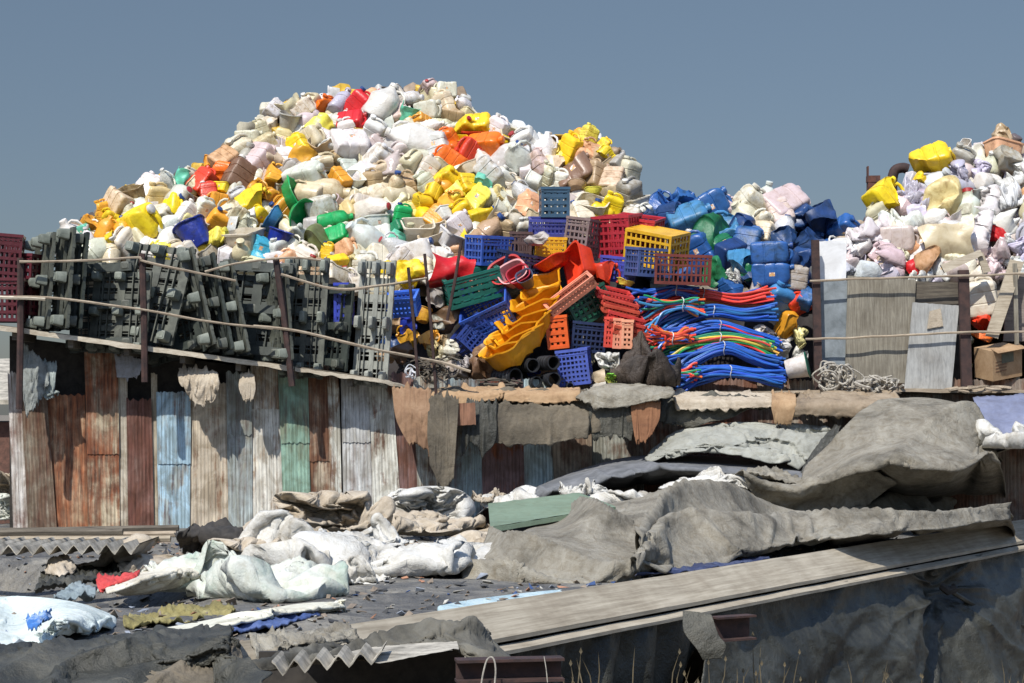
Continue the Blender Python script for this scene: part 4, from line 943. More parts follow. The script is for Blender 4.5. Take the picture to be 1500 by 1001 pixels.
# loose plastic among crates
for h in [('lump',600,400,46,'yellow',None,'yellow crumpled scrap behind the thin fence post'),('bucket',620,462,24,'amber',10,'small amber yellow pot behind the thin fence posts'),('ccan',630,498,26,'amber',60,'amber crushed can low behind the rails'),
 ('lump',600,478,30,'deep blue',None,'deep blue crumpled scrap below the bright blue crate'),('ccan',596,492,28,'amber',-60,'amber crushed can under the deep blue scrap'),('bag',640,520,34,'cream',None,None),('bag',662,518,36,'ivory',None,None),
 ('lump',648,500,26,'tan',None,None),('bag',635,510,24,'yellowish',None,None),('bag',680,530,30,'grey',None,None),('lump',640,440,30,'grey',None,None),('lump',655,470,44,'brown',None,None),('lump',630,540,40,'brown',None,None),('lump',700,545,50,'brown',None,None),('lump',660,552,50,'grey',None,None),
 ('lump',590,520,40,'brown',None,None),('bucket',1168,538,36,'white',76,'white bucket with a dark green lid lying at the deck edge'),('basin',915,415,28,'lemon',20,'yellow dish rim above the coral trays'),
 ('tub',850,388,62,'scarlet',-82,'scarlet tub on its side in the centre of the crates'),('basin',812,386,58,'scarlet',-24,'scarlet dented basin left of the scarlet tub'),('ccan',888,402,40,'scarlet',80,'scarlet crushed jerrycan right of the central one'),
 ('film',662,402,56,'red',95,'red broken tray edge above the teal crate'),('lump',720,520,50,'brown',None,None),('lump',885,560,40,'beige',None,None),('lump',875,425,40,'brown',None,None),('lump',790,350,40,'grey',None,None),('lump',640,475,26,'grey',None,None)]:
    k, px, py, wpx, c, roll, lb = h; yy = 27.55
    if py > 495: yy = 27.0
    if px == 1168: yy = 26.95
    if px in (850, 812, 888) : yy = 27.5
    item(k, px, py, wpx, c, roll, yy, 'low', .8 if px in (850,812,888) else None, lb)
o = [i for i in items if i['px'] == 1168 and i['kind'] == 'bucket'][0]['o']
g = MB(); g.rings([(.37,.45,.45),(.41,.46,.46),(.42,.42,.42)], 26, 2); link('lid', g.mesh('lid', PL), o, (.01,.14,.09))
# right heap
RTOP = [(1215,362),(1240,340),(1262,318),(1300,300),(1340,262),(1370,240),(1400,225),(1450,205),(1480,205),(1530,240),(1600,300)]
RBOT = [(1215,400),(1350,405),(1500,400),(1600,400)]
def rightY(px, py): return 28.1+max(-.3, (400-py)/200)*2.4
for h in [('ccan',1300,288,52,'yellow',50,'yellow crushed jerrycan at the left shoulder of the right heap'),('ccan',1368,240,54,'yellow',70,'yellow crushed can on top left of the right heap'),('lump',1350,262,26,'yellow',None,'small yellow crushed container below the upper yellow can'),
 ('lump',1468,206,46,'tan',None,'tan crushed bucket at the top of the right heap'),('tub',1470,222,54,'peach',6,'peach tray under the tan bucket at the top'),('lump',1470,238,50,'grey',None,None),('tub',1414,215,22,'white',-30,'small white tub against the sky on the right heap'),
 ('can',1408,236,36,'grey',10,None),('bag',1430,250,34,'lilac',None,None),('lump',1385,300,74,'yellowish',None,'large yellowish round crushed container in the right heap'),('bag',1390,262,50,'lilac',None,None),('bag',1340,285,50,'lilac',None,None),
 ('bag',1275,335,66,'white',None,None),('bag',1315,325,56,'white',None,None),('can',1318,350,40,'pinkish',86,None),('bag',1440,300,50,'white',None,None),('bag',1475,285,60,'white',None,None),('bag',1480,330,60,'white',None,None),
 ('bag',1425,345,60,'white',None,None),('bag',1475,265,40,'white',None,None),('lump',1360,385,50,'peach',None,'peach crushed container above the grey wooden panel'),('lump',1355,350,40,'beige',None,None),('lump',1372,340,26,'amber',None,None),
 ('bag',1255,385,56,'pinkish',None,None),('bag',1290,380,60,'pinkish',None,None),('bag',1235,392,40,'lilac',None,None),('bag',1448,372,60,'pinkish',None,None),('film',1385,365,80,'beige',80,None),('bag',1490,370,40,'lilac',None,None),
 ('can',1438,435,46,'ivory',-10,'translucent cream jerrycan between the right hand post and the leaning plank'),('lump',1438,470,46,'scarlet',None,'scarlet crumpled plastic above the cardboard box'),('lump',1440,490,30,'orange',None,'orange crumpled plastic above the cardboard box'),
 ('bag',1412,500,22,'cream',None,None),('bag',1411,535,22,'yellowish',None,None),('lump',1460,345,30,'red',None,None),('film',1338,388,26,'red',60,'small red strip scrap behind the top rail')]:
    k, px, py, wpx, c, roll, lb = h; yy = rightY(px, py)-.1
    if py > 415: yy = 27.75
    if k == 'bag': wpx *= 1.15
    item(k, px, py, wpx, c, roll, yy, 'right', None, lb)
RW = ['white']*8+['milky']*3+['pinkish']*3+['lilac']*3+['ivory']*3+['beige','cream','peach']
n2 = fill(75, RTOP, RBOT, 'right', rightY, ['bag','bag','bag','jug','jug','can','film','ccan','bottle'], RW, [], 5, 15, (26,44), 1225, 1560)
n3 = fill(60, [(950,300),(990,285),(1050,285),(1110,285),(1180,300),(1220,330)], [(950,330),(1000,350),(1100,392),(1160,395),(1220,395)], 'mid', midY, ['can','ccan','lump','bag'], ['blue','sky blue','dark blue','ivory','white','dark blue'], [(1120,310,50,['ivory','white','pinkish']),(1190,330,40,['dark blue'])], 9, 18, (30,46), 950, 1215)
n4 = fill(30, [(560,425),(700,380),(880,400)], [(560,530),(700,560),(880,560)], 'low', lambda a, b: 28.0, ['lump','ccan','film'], ['brown','grey','deep blue','beige','tan','dark blue','cream'], [], 13, 24, (30,46), 560, 880)
print(n2, n3, n4, len(items))

# ------------------------------------------------------------------ heap cores: countless buried pieces
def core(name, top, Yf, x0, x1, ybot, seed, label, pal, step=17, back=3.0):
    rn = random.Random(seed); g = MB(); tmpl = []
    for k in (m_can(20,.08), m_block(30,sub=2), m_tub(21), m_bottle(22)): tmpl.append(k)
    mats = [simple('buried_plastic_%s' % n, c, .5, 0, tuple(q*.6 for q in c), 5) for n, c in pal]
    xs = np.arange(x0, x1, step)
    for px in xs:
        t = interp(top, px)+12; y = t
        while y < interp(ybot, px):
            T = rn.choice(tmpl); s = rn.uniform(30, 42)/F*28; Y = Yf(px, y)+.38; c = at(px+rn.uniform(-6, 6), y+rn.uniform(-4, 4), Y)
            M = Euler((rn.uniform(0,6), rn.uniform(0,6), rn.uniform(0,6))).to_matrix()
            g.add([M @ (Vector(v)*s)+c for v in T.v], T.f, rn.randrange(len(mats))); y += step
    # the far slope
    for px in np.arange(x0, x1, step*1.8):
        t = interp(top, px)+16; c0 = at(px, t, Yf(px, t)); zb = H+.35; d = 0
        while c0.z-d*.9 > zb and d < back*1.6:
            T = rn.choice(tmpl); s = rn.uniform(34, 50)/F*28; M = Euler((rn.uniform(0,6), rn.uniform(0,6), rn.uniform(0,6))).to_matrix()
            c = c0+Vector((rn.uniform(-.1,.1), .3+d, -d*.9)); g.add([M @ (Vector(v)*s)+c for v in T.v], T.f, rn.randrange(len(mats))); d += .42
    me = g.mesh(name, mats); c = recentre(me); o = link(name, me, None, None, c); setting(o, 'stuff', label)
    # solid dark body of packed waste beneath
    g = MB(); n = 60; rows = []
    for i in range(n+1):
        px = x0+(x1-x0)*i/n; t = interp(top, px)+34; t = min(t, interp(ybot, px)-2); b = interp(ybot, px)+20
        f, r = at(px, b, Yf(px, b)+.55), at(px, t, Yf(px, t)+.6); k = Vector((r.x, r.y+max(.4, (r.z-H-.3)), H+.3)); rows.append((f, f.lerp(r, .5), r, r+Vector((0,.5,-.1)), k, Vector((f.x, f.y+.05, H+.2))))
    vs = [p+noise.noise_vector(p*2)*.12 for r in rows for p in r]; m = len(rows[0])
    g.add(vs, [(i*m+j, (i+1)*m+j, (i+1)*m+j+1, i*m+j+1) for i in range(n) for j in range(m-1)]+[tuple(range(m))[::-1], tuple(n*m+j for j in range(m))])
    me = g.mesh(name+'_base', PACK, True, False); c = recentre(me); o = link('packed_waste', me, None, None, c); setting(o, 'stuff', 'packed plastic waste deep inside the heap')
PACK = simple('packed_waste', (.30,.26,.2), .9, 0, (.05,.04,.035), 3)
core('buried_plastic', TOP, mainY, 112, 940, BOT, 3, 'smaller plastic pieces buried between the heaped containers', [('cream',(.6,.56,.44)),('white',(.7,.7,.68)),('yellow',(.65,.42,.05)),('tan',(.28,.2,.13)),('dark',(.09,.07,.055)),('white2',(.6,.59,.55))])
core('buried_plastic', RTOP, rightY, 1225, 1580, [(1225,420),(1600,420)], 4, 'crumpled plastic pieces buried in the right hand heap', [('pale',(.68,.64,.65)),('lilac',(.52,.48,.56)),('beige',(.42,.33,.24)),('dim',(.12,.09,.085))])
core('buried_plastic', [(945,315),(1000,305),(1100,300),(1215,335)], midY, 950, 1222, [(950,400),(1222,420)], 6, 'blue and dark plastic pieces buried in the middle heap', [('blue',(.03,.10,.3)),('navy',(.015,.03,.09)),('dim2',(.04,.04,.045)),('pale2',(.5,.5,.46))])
# packed waste face behind crates and hoses, shade put into its dark colour
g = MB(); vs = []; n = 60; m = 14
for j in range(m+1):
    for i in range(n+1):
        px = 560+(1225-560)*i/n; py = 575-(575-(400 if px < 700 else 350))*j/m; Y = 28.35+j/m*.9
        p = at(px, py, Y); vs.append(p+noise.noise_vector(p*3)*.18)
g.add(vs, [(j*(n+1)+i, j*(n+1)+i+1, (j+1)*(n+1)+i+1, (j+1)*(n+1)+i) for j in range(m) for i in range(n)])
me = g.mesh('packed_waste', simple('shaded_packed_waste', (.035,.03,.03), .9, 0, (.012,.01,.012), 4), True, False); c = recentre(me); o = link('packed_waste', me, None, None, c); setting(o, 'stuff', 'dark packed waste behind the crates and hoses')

# ------------------------------------------------------------------ labels: nearest landmark, direction, rank among look-alikes
LM = [(428,290,'the folded green basin'),(520,165,'the red summit pair'),(562,152,'the big summit jug'),(302,272,'the scarlet left pair'),(286,346,'the deep blue bucket'),(206,330,'the broad yellow jerrycan'),(130,350,'the leftmost white bottle'),
 (230,291,'the yellowish standing jerrycan'),(380,235,'the pinkish lumps'),(685,222,'the orange cluster'),(665,290,'the yellow cluster'),(520,263,'the square white tub'),(537,352,'the big milky jug'),(709,270,'the mint container'),(863,200,'the right hand peak'),
 (842,252,'the brown crushed jerrycan'),(812,298,'the slate blue crate'),(905,340,'the crimson crates'),(775,215,'the white bags left of the peak'),(590,320,'the green can at the foot'),(440,215,'the yellow cans on the left crest'),(402,330,'the sky blue basin'),(640,135,'the summit tip'),
 (990,297,'the big blue drum'),(1122,292,'the standing white bottle'),(1130,385,'the two stacked blue cans'),(1200,328,'the dark blue barrel'),(1165,478,'the amber container'),
 (1300,288,'the yellow left shoulder can'),(1368,240,'the upper yellow can'),(1468,206,'the tan bucket on top'),(1385,300,'the large yellowish container'),(1438,470,'the scarlet plastic'),(1260,380,'the white panel'),(1440,380,'the leaning plank'),
 (692,420,'the teal crate'),(716,462,'the bright blue crate'),(770,470,'the yellow trays'),(842,538,'the lilac blue crate'),(602,446,'the blue crate behind the rails'),(1050,400,'the rusty maroon crate')]
def direc(dx, dy):
    a = math.degrees(math.atan2(-dy, dx)) % 360
    return ['right of','up right of','above','up left of','left of','down left of','below','down right of'][int((a+22.5)//45) % 8]
NUM = ['zero','one','two','three','four','five','six','seven','eight','nine','ten']; OR = ['','','second','third','fourth','fifth','sixth','seventh','eighth']
gr = {}
for it in items:
    if it['label']: continue
    zx = {'main':(0,948),'mid':(940,1240),'right':(1225,1600),'low':(560,1240)}[it['zone']]
    c = [l for l in LM if zx[0] <= l[0] <= zx[1]]
    l = min(c, key=lambda q: (q[0]-it['px'])**2+((q[1]-it['py'])*1.1)**2); dx, dy = it['px']-l[0], it['py']-l[1]
    d = direc(dx, dy) if dx*dx+dy*dy > 400 else 'right beside'
    it['key'] = (it['col'], KN[it['kind']][0], d, l[2]); gr.setdefault(it['key'], []).append(it)
for key, L_ in gr.items():
    poses = [i['pose'] for i in L_]
    base = '%s %s %s %s' % key
    if len(L_) == 1:
        p = L_[0]['pose']; L_[0]['label'] = ('%s %s %s %s %s' % (key[0], key[1], p, key[2], key[3])).replace('  ', ' '); continue
    xs = [i['px'] for i in L_]; ys = [i['py'] for i in L_]; hx = (max(xs)-min(xs)) >= (max(ys)-min(ys)); L_.sort(key=lambda i: i['px'] if hx else i['py']); n = len(L_)
    for k, i in enumerate(L_):
        r = (('leftmost' if hx else 'uppermost') if k == 0 else (('rightmost' if hx else 'lowest') if k == n-1 else (OR[k+1]+(' from left' if hx else ' from top'))))
        pl_ = key[1]+('es' if key[1].endswith(('s','x')) else 's')
        i['label'] = '%s of %s %s %s %s %s' % (r, NUM[min(n,10)], key[0], pl_, key[2], key[3])
for it in items:
    if len(it['label'].split()) > 16: it['label'] = it['label'].replace('lying on its side', 'on its side').replace(' from left', '').replace(' from top', '')
for it in items: tag(it['o'], it['label'], KN[it['kind']][1], GRP[it['zone']])
# ------------------------------------------------------------------ right hand enclosure
def slab(name, quad, Y, th, m, label=None, cat=None, group=None, parent=None, bend=.0, seed=0, nz_=0.0, Ys=None):
    """upright or leaning board through four picture corners (tl, tr, br, bl) at depth Y (top) .. Y2 (bottom)"""
    Ys = Ys or [Y]*4; c = [at(x, y, yy) for (x, y), yy in zip(quad, Ys)]; n = 14; g = MB(); vs = []
    for s in (0, 1):
        for j in range(n+1):
            for i in range(n+1):
                u, v = i/n, j/n; p = c[0]*(1-u)*(1-v)+c[1]*u*(1-v)+c[2]*u*v+c[3]*(1-u)*v
                p = p+Vector((0, th*s+bend*math.sin(u*PI)+nz_*noise.noise(p*2+Vector((seed,0,0))), 0)); 
                if v in (0, 1): p.z += .012*noise.noise(Vector((i*.9, seed, j)))
                if parent is not None: p = p-parent.location
                vs.append(p)
    N_ = (n+1)**2; fs = []
    for j in range(n):
        for i in range(n):
            q = (j*(n+1)+i, (j+1)*(n+1)+i, (j+1)*(n+1)+i+1, j*(n+1)+i+1); fs += [q, tuple(N_+k for k in q)[::-1]]
    rim = list(range(n+1))+[j*(n+1)+n for j in range(1, n+1)]+[n*(n+1)+i for i in range(n-1,-1,-1)]+[j*(n+1) for j in range(n-1,0,-1)]
    for a, b in zip(rim, rim[1:]+rim[:1]): fs.append((a, b, b+N_, a+N_))
    g.add(vs, fs); me = g.mesh(name, m, True)
    if parent is not None: return link(name, me, parent)
    cc = recentre(me); o = link(name, me, None, None, cc); tag(o, label, cat, group); return o
ren = bpy.data.objects.new('post_and_rail_fence', None); COL.objects.link(ren); ren.location = at(1340, 573, 27.05)
tag(ren, 'two thin rails on dark posts at the right, holding the grey panels', 'fence')
for x0_, y0_, x1_, y1_, r in ((1194,352,1199,574,.055),(1411,396,1416,574,.075)):
    g = MB(); a, b = at(x0_, y0_, 27.05)-ren.location, at(x1_, y1_, 27.05)-ren.location; 
    ang = math.atan2(b.x-a.x, a.z-b.z); g.box((a+b)/2, (r*2, .08, (a-b).length), Matrix.Rotation(-ang, 3, 'Y')); link('post', g.mesh('post', RUSTD, False), ren)
for pts in ([(1186,412),(1260,409),(1340,406),(1420,404),(1500,401),(1560,399)], [(1180,497),(1250,495),(1330,491),(1420,487),(1470,487),(1560,484)]):
    g = MB(); pp = cat_rom([tuple(at(x, y, 26.96)-ren.location) for x, y in pts], 30); g.tube([Vector(p)+noise.noise_vector(Vector(p)*3)*.012 for p in pp], .017, 6); link('rail', g.mesh('rail', WOODB), ren)
slab('white_sheet', [(1196,354),(1240,352),(1238,566),(1200,568)], 27.25, .02, WHITEP, 'white painted sheet panel standing behind the left dark post', 'panel', None, nz_=.02)
slab('grey_blue_board', [(1201,412),(1246,411),(1243,545),(1203,560)], 27.18, .015, simple('grey_blue_paint', (.22,.25,.27), .7, 0, (.12,.14,.15), 4), 'narrow grey blue board over the white panel', 'panel', None, nz_=.02)
slab('wooden_board', [(1242,404),(1342,410),(1334,562),(1238,558)], 27.14, .03, WOODZ, 'weathered brown grey plywood panel between the two dark posts', 'panel', None, nz_=.02)
slab('gap_board', [(1338,412),(1411,414),(1409,446),(1336,446)], 27.2, .03, WOODD, 'dark board painting the shaded gap above the pale grey panel', 'board')  # stands for the dark gap, its shade put into the colour
slab('black_board', [(1330,440),(1412,440),(1412,574),(1330,574)], 27.42, .02, VOIDM, 'black board painting the dark void behind the pale grey panel', 'board')  # void shade between panel and post, painted as a black backing
slab('grey_board', [(1337,443),(1405,448),(1394,572),(1325,570)], 27.08, .03, GREYP, 'pale grey panel with a torn patch leaning against the right dark post', 'panel', None, nz_=.015)
slab('torn_patch', [(1362,456),(1378,452),(1382,478),(1358,482)], 27.05, .012, SACKB, 'torn cream patch stuck on the pale grey panel', 'scrap', None, nz_=.03)
# leaning planks at right
slab('leaning_plank', [(1480,380),(1500,384),(1462,496),(1444,492)], 27.15, .04, WOODX, 'grey brown plank leaning diagonally above the cardboard box', 'plank', Ys=[27.3,27.3,27.0,27.0])
slab('upright_plank', [(1484,386),(1490,386),(1494,560),(1488,560)], 27.2, .03, WOODZ, 'thin upright plank at the far right', 'plank')
slab('slatted_board', [(1478,400),(1560,400),(1560,500),(1470,500)], 27.5, .04, wood('brown_grey_boards', (.14,.115,.10), (.26,.22,.19), (1,1,9)), 'brown grey boarding behind the upright plank at the far right', 'panel')
slab('beige_plank', [(1378,388),(1436,366),(1440,374),(1384,400)], 27.2, .06, WOODP, 'pale plank propped up slantwise over the shaded gap', 'plank')
slab('grey_batten', [(1430,368),(1440,370),(1452,398),(1440,400)], 27.25, .04, WOODX, 'short grey batten at the end of the slanted pale plank', 'plank')
# cardboard box
bx = bpy.data.objects.new('cardboard_box', None); COL.objects.link(bx); bx.location = at(1462, 530, 27.2)
bx.rotation_euler = (math.radians(10), math.radians(-9), math.radians(26)); tag(bx, 'brown cardboard box tilted on the deck under the leaning plank', 'box')
g = MB(); g.box((0,0,0), (.54,.40,.44)); me = g.mesh('carton', CARD, False); link('carton', me, bx)
g = MB(); g.box((-.0,-.203,.09), (.22,.006,.14)); link('label_patch', g.mesh('label_patch', simple('greenish_print', (.13,.13,.09), .8), False), bx)
for i in range(4):
    g = MB(); g.box((-.12,-.2025,.05-.045*i), (.2,.005,.010)); link('print_line', g.mesh('print_line', simple('brown_print', (.18,.09,.05), .8), False), bx)
g = MB(); g.box((0,-.23,.225), (.53,.16,.006), Matrix.Rotation(.25, 3, 'X')); link('flap', g.mesh('flap', CARD, False), bx)
# rope tangle
def tangle(px, py, Y, wx, hz, n, r, m, seed, label, name='rope_tangle', cat='rope'):
    rn = random.Random(seed); g = MB()
    for _ in range(n):
        c = Vector((rn.uniform(-wx, wx)*.6, rn.uniform(-.1, .1), rn.uniform(-hz, hz)*.5)); P = []; a0 = rn.uniform(0, 6); ra = rn.uniform(.3, .75)
        for k in range(6): P.append(tuple(c+Vector((math.cos(a0+k*1.1)*wx*ra*rn.uniform(.3, 1), rn.uniform(-.12, .08), math.sin(a0+k*1.1)*hz*rn.uniform(.4, 1)))))
        g.tube([Vector(p) for p in cat_rom(P, 26)], r*rn.uniform(.6, 1.3), 5)
    o = link(name, g.mesh(name, m), None, None, at(px, py, Y)); tag(o, label, cat); return o
tangle(1228, 554, 26.85, .34, .2, 22, .016, ROPE, 3, 'tangled heap of pale rope and strips at the foot of the white panel')
tangle(1288, 562, 26.85, .34, .09, 16, .018, ROPE, 4, 'low spread of pale strips beneath the brown plywood panel', 'strip_scraps', 'scraps')
tangle(1450, 571, 26.9, .6, .04, 8, .02, WOODB, 6, 'thin sticks lying along the deck edge below the cardboard box', 'stick_bundle', 'sticks')
tangle(640, 545, 26.4, .6, .16, 16, .013, WOODD, 7, 'dark twigs and wire tangled under the right end of the rails', 'wire_tangle', 'wire')
tangle(612, 545, 26.0, .22, .10, 3, .012, TIE, 8, 'pale bent wire hooks below the right end of the rails', 'wire_hooks', 'wire')
tangle(700, 562, 26.6, .7, .06, 16, .012, WOODD, 9, 'dark sticks and straps scattered left of the black pipes', 'stick_litter', 'sticks')
# rusty pipes
g = MB(); g.box((0,0,0), (.19,.16,1.1)); g.box((0,0,.5), (.205,.175,.10)); g.box((-.09,0,.6), (.02,.1,.22)); g.warp(lambda p: p+noise.noise_vector(p*5)*.01)
o = link('rusty_duct', g.mesh('rusty_duct', RUSTY, False), None, None, at(1279, 308, 30.5)); tag(o, 'square rusty duct rising left of the yellow jerrycan on the right heap', 'duct')
g = MB(); pp = cat_rom([tuple(at(x, y, 30.9)-at(1310, 270, 30.9)) for x, y in ((1308,330),(1307,285),(1307,265),(1311,250),(1322,246),(1330,248))], 26)
g.tube([Vector(p) for p in pp], .085, 12); o = link('elbow_pipe', g.mesh('elbow_pipe', RUSTD), None, None, at(1310, 270, 30.9)); tag(o, 'bent dark elbow pipe rising right of the rusty duct', 'pipe')

# black brown sack, green and white bag
o = link('sack', form(2, SACKN, (1.05, .6, .95), 30, True)); o.location = at(943, 533, 26.5); tag(o, 'black brown filled sack slumped below the coral trays', 'sack')
csack(890, 530, 26.4, .36, .30, .25, SACKW, 8, 'white end of a torn printed bag left of the black brown sack', 40, pool=(3,), name='torn_bag', cat='plastic bag')
csack(905, 552, 26.35, .36, .26, .2, simple('lime_green_film', (.13,.52,.03), .4, 0, (.4,.2,.08), 4), 9, 'lime green film trailing from the torn white bag', 10, pool=(8,), name='green_film', cat='plastic film')
slab('cream_sheet', [(862,564),(905,556),(914,566),(868,572)], 26.75, .02, SACKW, 'cream sheet lying flat below the torn printed bag', 'sheet', Ys=[26.9,26.9,26.65,26.65])

# ------------------------------------------------------------------ cloth and card hanging over the shed wall
def A(pts, Y): return [at(x, y, Y) for x, y in pts]
def dr(name, rows, Ys, m, seed, label, **k):
    k.setdefault('nu', 56); k.setdefault('nv', 30); k.setdefault('amp', .05); k.setdefault('sim', dict(pin='top', shift=(0,.06,0), shrink=-.06, bend=.5)); k.setdefault('fr', 2.0); k.setdefault('stretch', (1.1, 1, .8)); k.setdefault('ragged', .11)
    return loft(name, [A(r, y) if not isinstance(y, list) else [at(px, py, q) for (px, py), q in zip(r, y)] for r, y in zip(rows, Ys)], m, seed=seed, label=label, **k)
grp = None
dr('hanging_cloth', [[(640,572),(760,571),(880,570),(950,572)],[(642,600),(740,612),(860,612),(952,598)],[(648,618),(720,640),(850,632),(925,612)]], [26.15,25.98,26.02], TARPB, 1, 'long brown cloth hung along the deck edge over the wall', cat='cloth')
dr('hanging_cloth', [[(722,590),(780,592),(862,598)],[(724,620),(790,630),(862,622)],[(726,646),(790,645),(860,636)]], [25.98,25.86,25.9], TARPB, 2, 'lower brown cloth flap above the ice blue sheet', cat='cloth')
dr('hanging_cloth', [[(860,590),(905,586),(930,592)],[(862,616),(905,612),(930,615)],[(868,640),(900,634),(926,642)]], [26.0,25.95,25.98], TARPO, 3, 'dark olive cloth flap left of the rust brown one', cat='cloth')
dr('hanging_cloth', [[(924,588),(948,586),(968,590)],[(926,615),(945,612),(966,612)],[(930,640),(944,644),(956,628)]], [25.95,25.9,25.95], cloth('rust_brown_canvas', (.22,.10,.05), (.32,.16,.08), (.10,.05,.03), 2, .4), 4, 'small rust brown cloth flap hanging in the middle of the deck edge', cat='cloth')
dr('hanging_cloth', [[(574,568),(596,566),(632,570)],[(582,612),(606,606),(628,612)],[(600,640),(612,640),(630,655)]], [25.75,25.62,25.75], cloth('tan_brown_cloth', (.26,.155,.09), (.36,.24,.15), (.11,.06,.035), 2, .5), 5, 'tan brown cloth hanging over the maroon sheet', cat='cloth')
dr('hanging_cloth', [[(628,580),(650,578),(672,582)],[(626,640),(648,650),(668,640)],[(634,672),(650,705),(664,690)]], [25.7,25.55,25.65], TARPB, 6, 'long narrow brown cloth hanging left of the slate blue sheet', cat='cloth')
dr('hanging_cloth', [[(684,584),(706,588),(728,590)],[(676,626),(700,620),(724,640)],[(668,662),(690,640),(706,662)]], [25.9,25.8,25.9], TARPO, 7, 'grey brown cloth sweeping over the slate blue sheet', cat='cloth')
slab('rusty_plate', [(656,592),(696,590),(697,622),(655,625)], 25.72, .01, RUSTY2 if 'RUSTY2' in globals() else sheetm('rusty_patch_plate', (.30,.15,.09), (.2,.08,.04), .5, .65), 'small square rusty plate hanging between the brown cloths', 'plate')
dr('cardboard_flap', [[(628,570),(680,567),(740,567)],[(628,578),(690,579),(738,578)],[(626,590),(680,586),(736,578)]], [26.3,26.0,25.95], CARD, 8, 'tan cardboard edge sticking out below the dark sticks', amp=.02, cat='cardboard')
dr('cardboard_flap', [[(736,572),(800,569),(850,570)],[(738,577),(800,578),(848,576)],[(740,583),(800,585),(846,582)]], [26.3,26.0,25.95], CARD, 9, 'brown cardboard edge below the black pipes', amp=.03, cat='cardboard')
dr('canvas_flap', [[(846,574),(900,564),(985,570)],[(846,582),(905,574),(986,578)],[(848,592),(890,597),(965,582)]], [26.3,25.95,25.85], TARP, 10, 'beige canvas flap folded over the edge below the black brown sack', cat='canvas')
dr('canvas_flap', [[(968,580),(1060,578),(1125,584)],[(966,596),(1050,590),(1128,597)],[(962,612),(985,616),(1010,600)]], [26.5,26.4,26.35], TARPO, 11, 'torn olive canvas flap below the blue hoses', cat='canvas')
dr('canvas_flap', [[(988,574),(1060,575),(1132,577)],[(990,586),(1060,588),(1132,588)],[(994,596),(1060,592),(1130,592)]], [26.7,26.3,26.25], SACKB, 12, 'beige cloth strip along the edge below the blue hoses', cat='cloth', amp=.03)
dr('cardboard_flap', [[(1130,576),(1148,575),(1166,577)],[(1130,590),(1148,592),(1164,592)],[(1134,612),(1150,616),(1158,612)]], [26.5,26.15,26.15], CARD, 13, 'short cardboard flap hanging left of the long brown mat', cat='cardboard', amp=.02)
dr('brown_mat', [[(1162,577),(1230,576),(1320,577)],[(1162,592),(1230,590),(1320,590)],[(1164,608),(1230,608),(1320,606)]], [26.9,26.2,26.15], cloth('brown_mat', (.25,.195,.135), (.33,.27,.2), (.14,.11,.08), 2, .4), 14, 'long brown mat rolled over the edge above the grey tarpaulin', cat='mat', amp=.03)
# rags under the left part of the deck
dr('rag', [[(28,500),(48,515),(70,540)],[(30,545),(56,560),(72,560)],[(34,600),(44,590),(56,575)]], [24.9,24.8,24.85], cloth('grey_blue_rag', (.22,.24,.23), (.36,.38,.36), (.08,.08,.08), 3, .6), 15, 'torn grey rag hanging at the left corner under the deck', cat='rag', amp=.12, ragged=.12)
dr('rag', [[(38,520),(60,528),(82,530)],[(52,560),(70,560),(84,570)],[(62,580),(74,582),(86,588)]], [24.95,24.85,24.9], cloth('pale_teal_rag', (.26,.30,.29), (.38,.42,.4), (.1,.12,.12), 3, .6), 16, 'pale teal rag hanging beside the torn grey rag', cat='rag', amp=.12, ragged=.1)
dr('rag', [[(262,540),(286,540),(318,545)],[(264,560),(292,562),(322,562)],[(280,576),(296,588),(318,578)]], [25.3,25.15,25.25], SACKB, 17, 'pale pleated rag hanging above the tan sheet', cat='rag', amp=.10, stretch=(3,1,.4))
dr('rag', [[(168,522),(188,522),(208,526)],[(170,540),(190,538),(206,540)],[(172,548),(190,550),(204,546)]], [25.3,25.2,25.25], cloth('grey_rag', (.28,.28,.29), (.36,.36,.38), (.15,.15,.15), 3, .4), 18, 'light grey rag tucked above the red brown sheet', cat='rag', amp=.05)
dr('rag', [[(352,548),(362,546),(372,550)],[(350,566),(362,560),(374,565)],[(356,582),(364,580),(372,578)]], [25.35,25.25,25.3], SACKB, 19, 'small cream rag hanging above the grey blue sheet', cat='rag', amp=.06)

# ------------------------------------------------------------------ things on the low roof
def L2(name, rows, m, seed, label, **k):
    """rows of (px, py, height above roof) or (px, py, None, Y)"""
    R3 = [[(rf(p[0], p[1], p[2]) if len(p) == 3 else at(p[0], p[1], p[3])) for p in r] for r in rows]
    k.setdefault('nu', 90); k.setdefault('nv', 56); k.setdefault('amp', .10); k.setdefault('fr', 1.1); k.setdefault('cat', 'tarpaulin')
    if k['nu'] <= 65: k['amp'] *= 1.6; k['fr'] = 3.5; k['fine'] = .5; k['ragged'] = .05
    else: k['amp'] = k['amp']*.4; k['fine'] = .1; k.setdefault('sim', dict(shrink=-.07, bend=k['nu']/25))
    return loft(name, R3, m, seed=seed, label=label, **k)
# grey sloping roofing sheet between wall and tarpaulins
L2('roofing_sheet', [[(760,720,None,26.0),(860,680,None,26.4),(960,662,None,26.6),(1160,668,None,26.4)],[(720,734,None,25.2),(860,705,None,25.3),(1000,690,None,25.4),(1180,700,None,25.4)],[(700,752,.05),(860,735,.1),(1000,720,.25),(1180,725,.3)]],
   ASBD, 1, 'dull blue grey roofing sheet rising to the wall behind the green board', amp=.03, cat='roofing sheet')
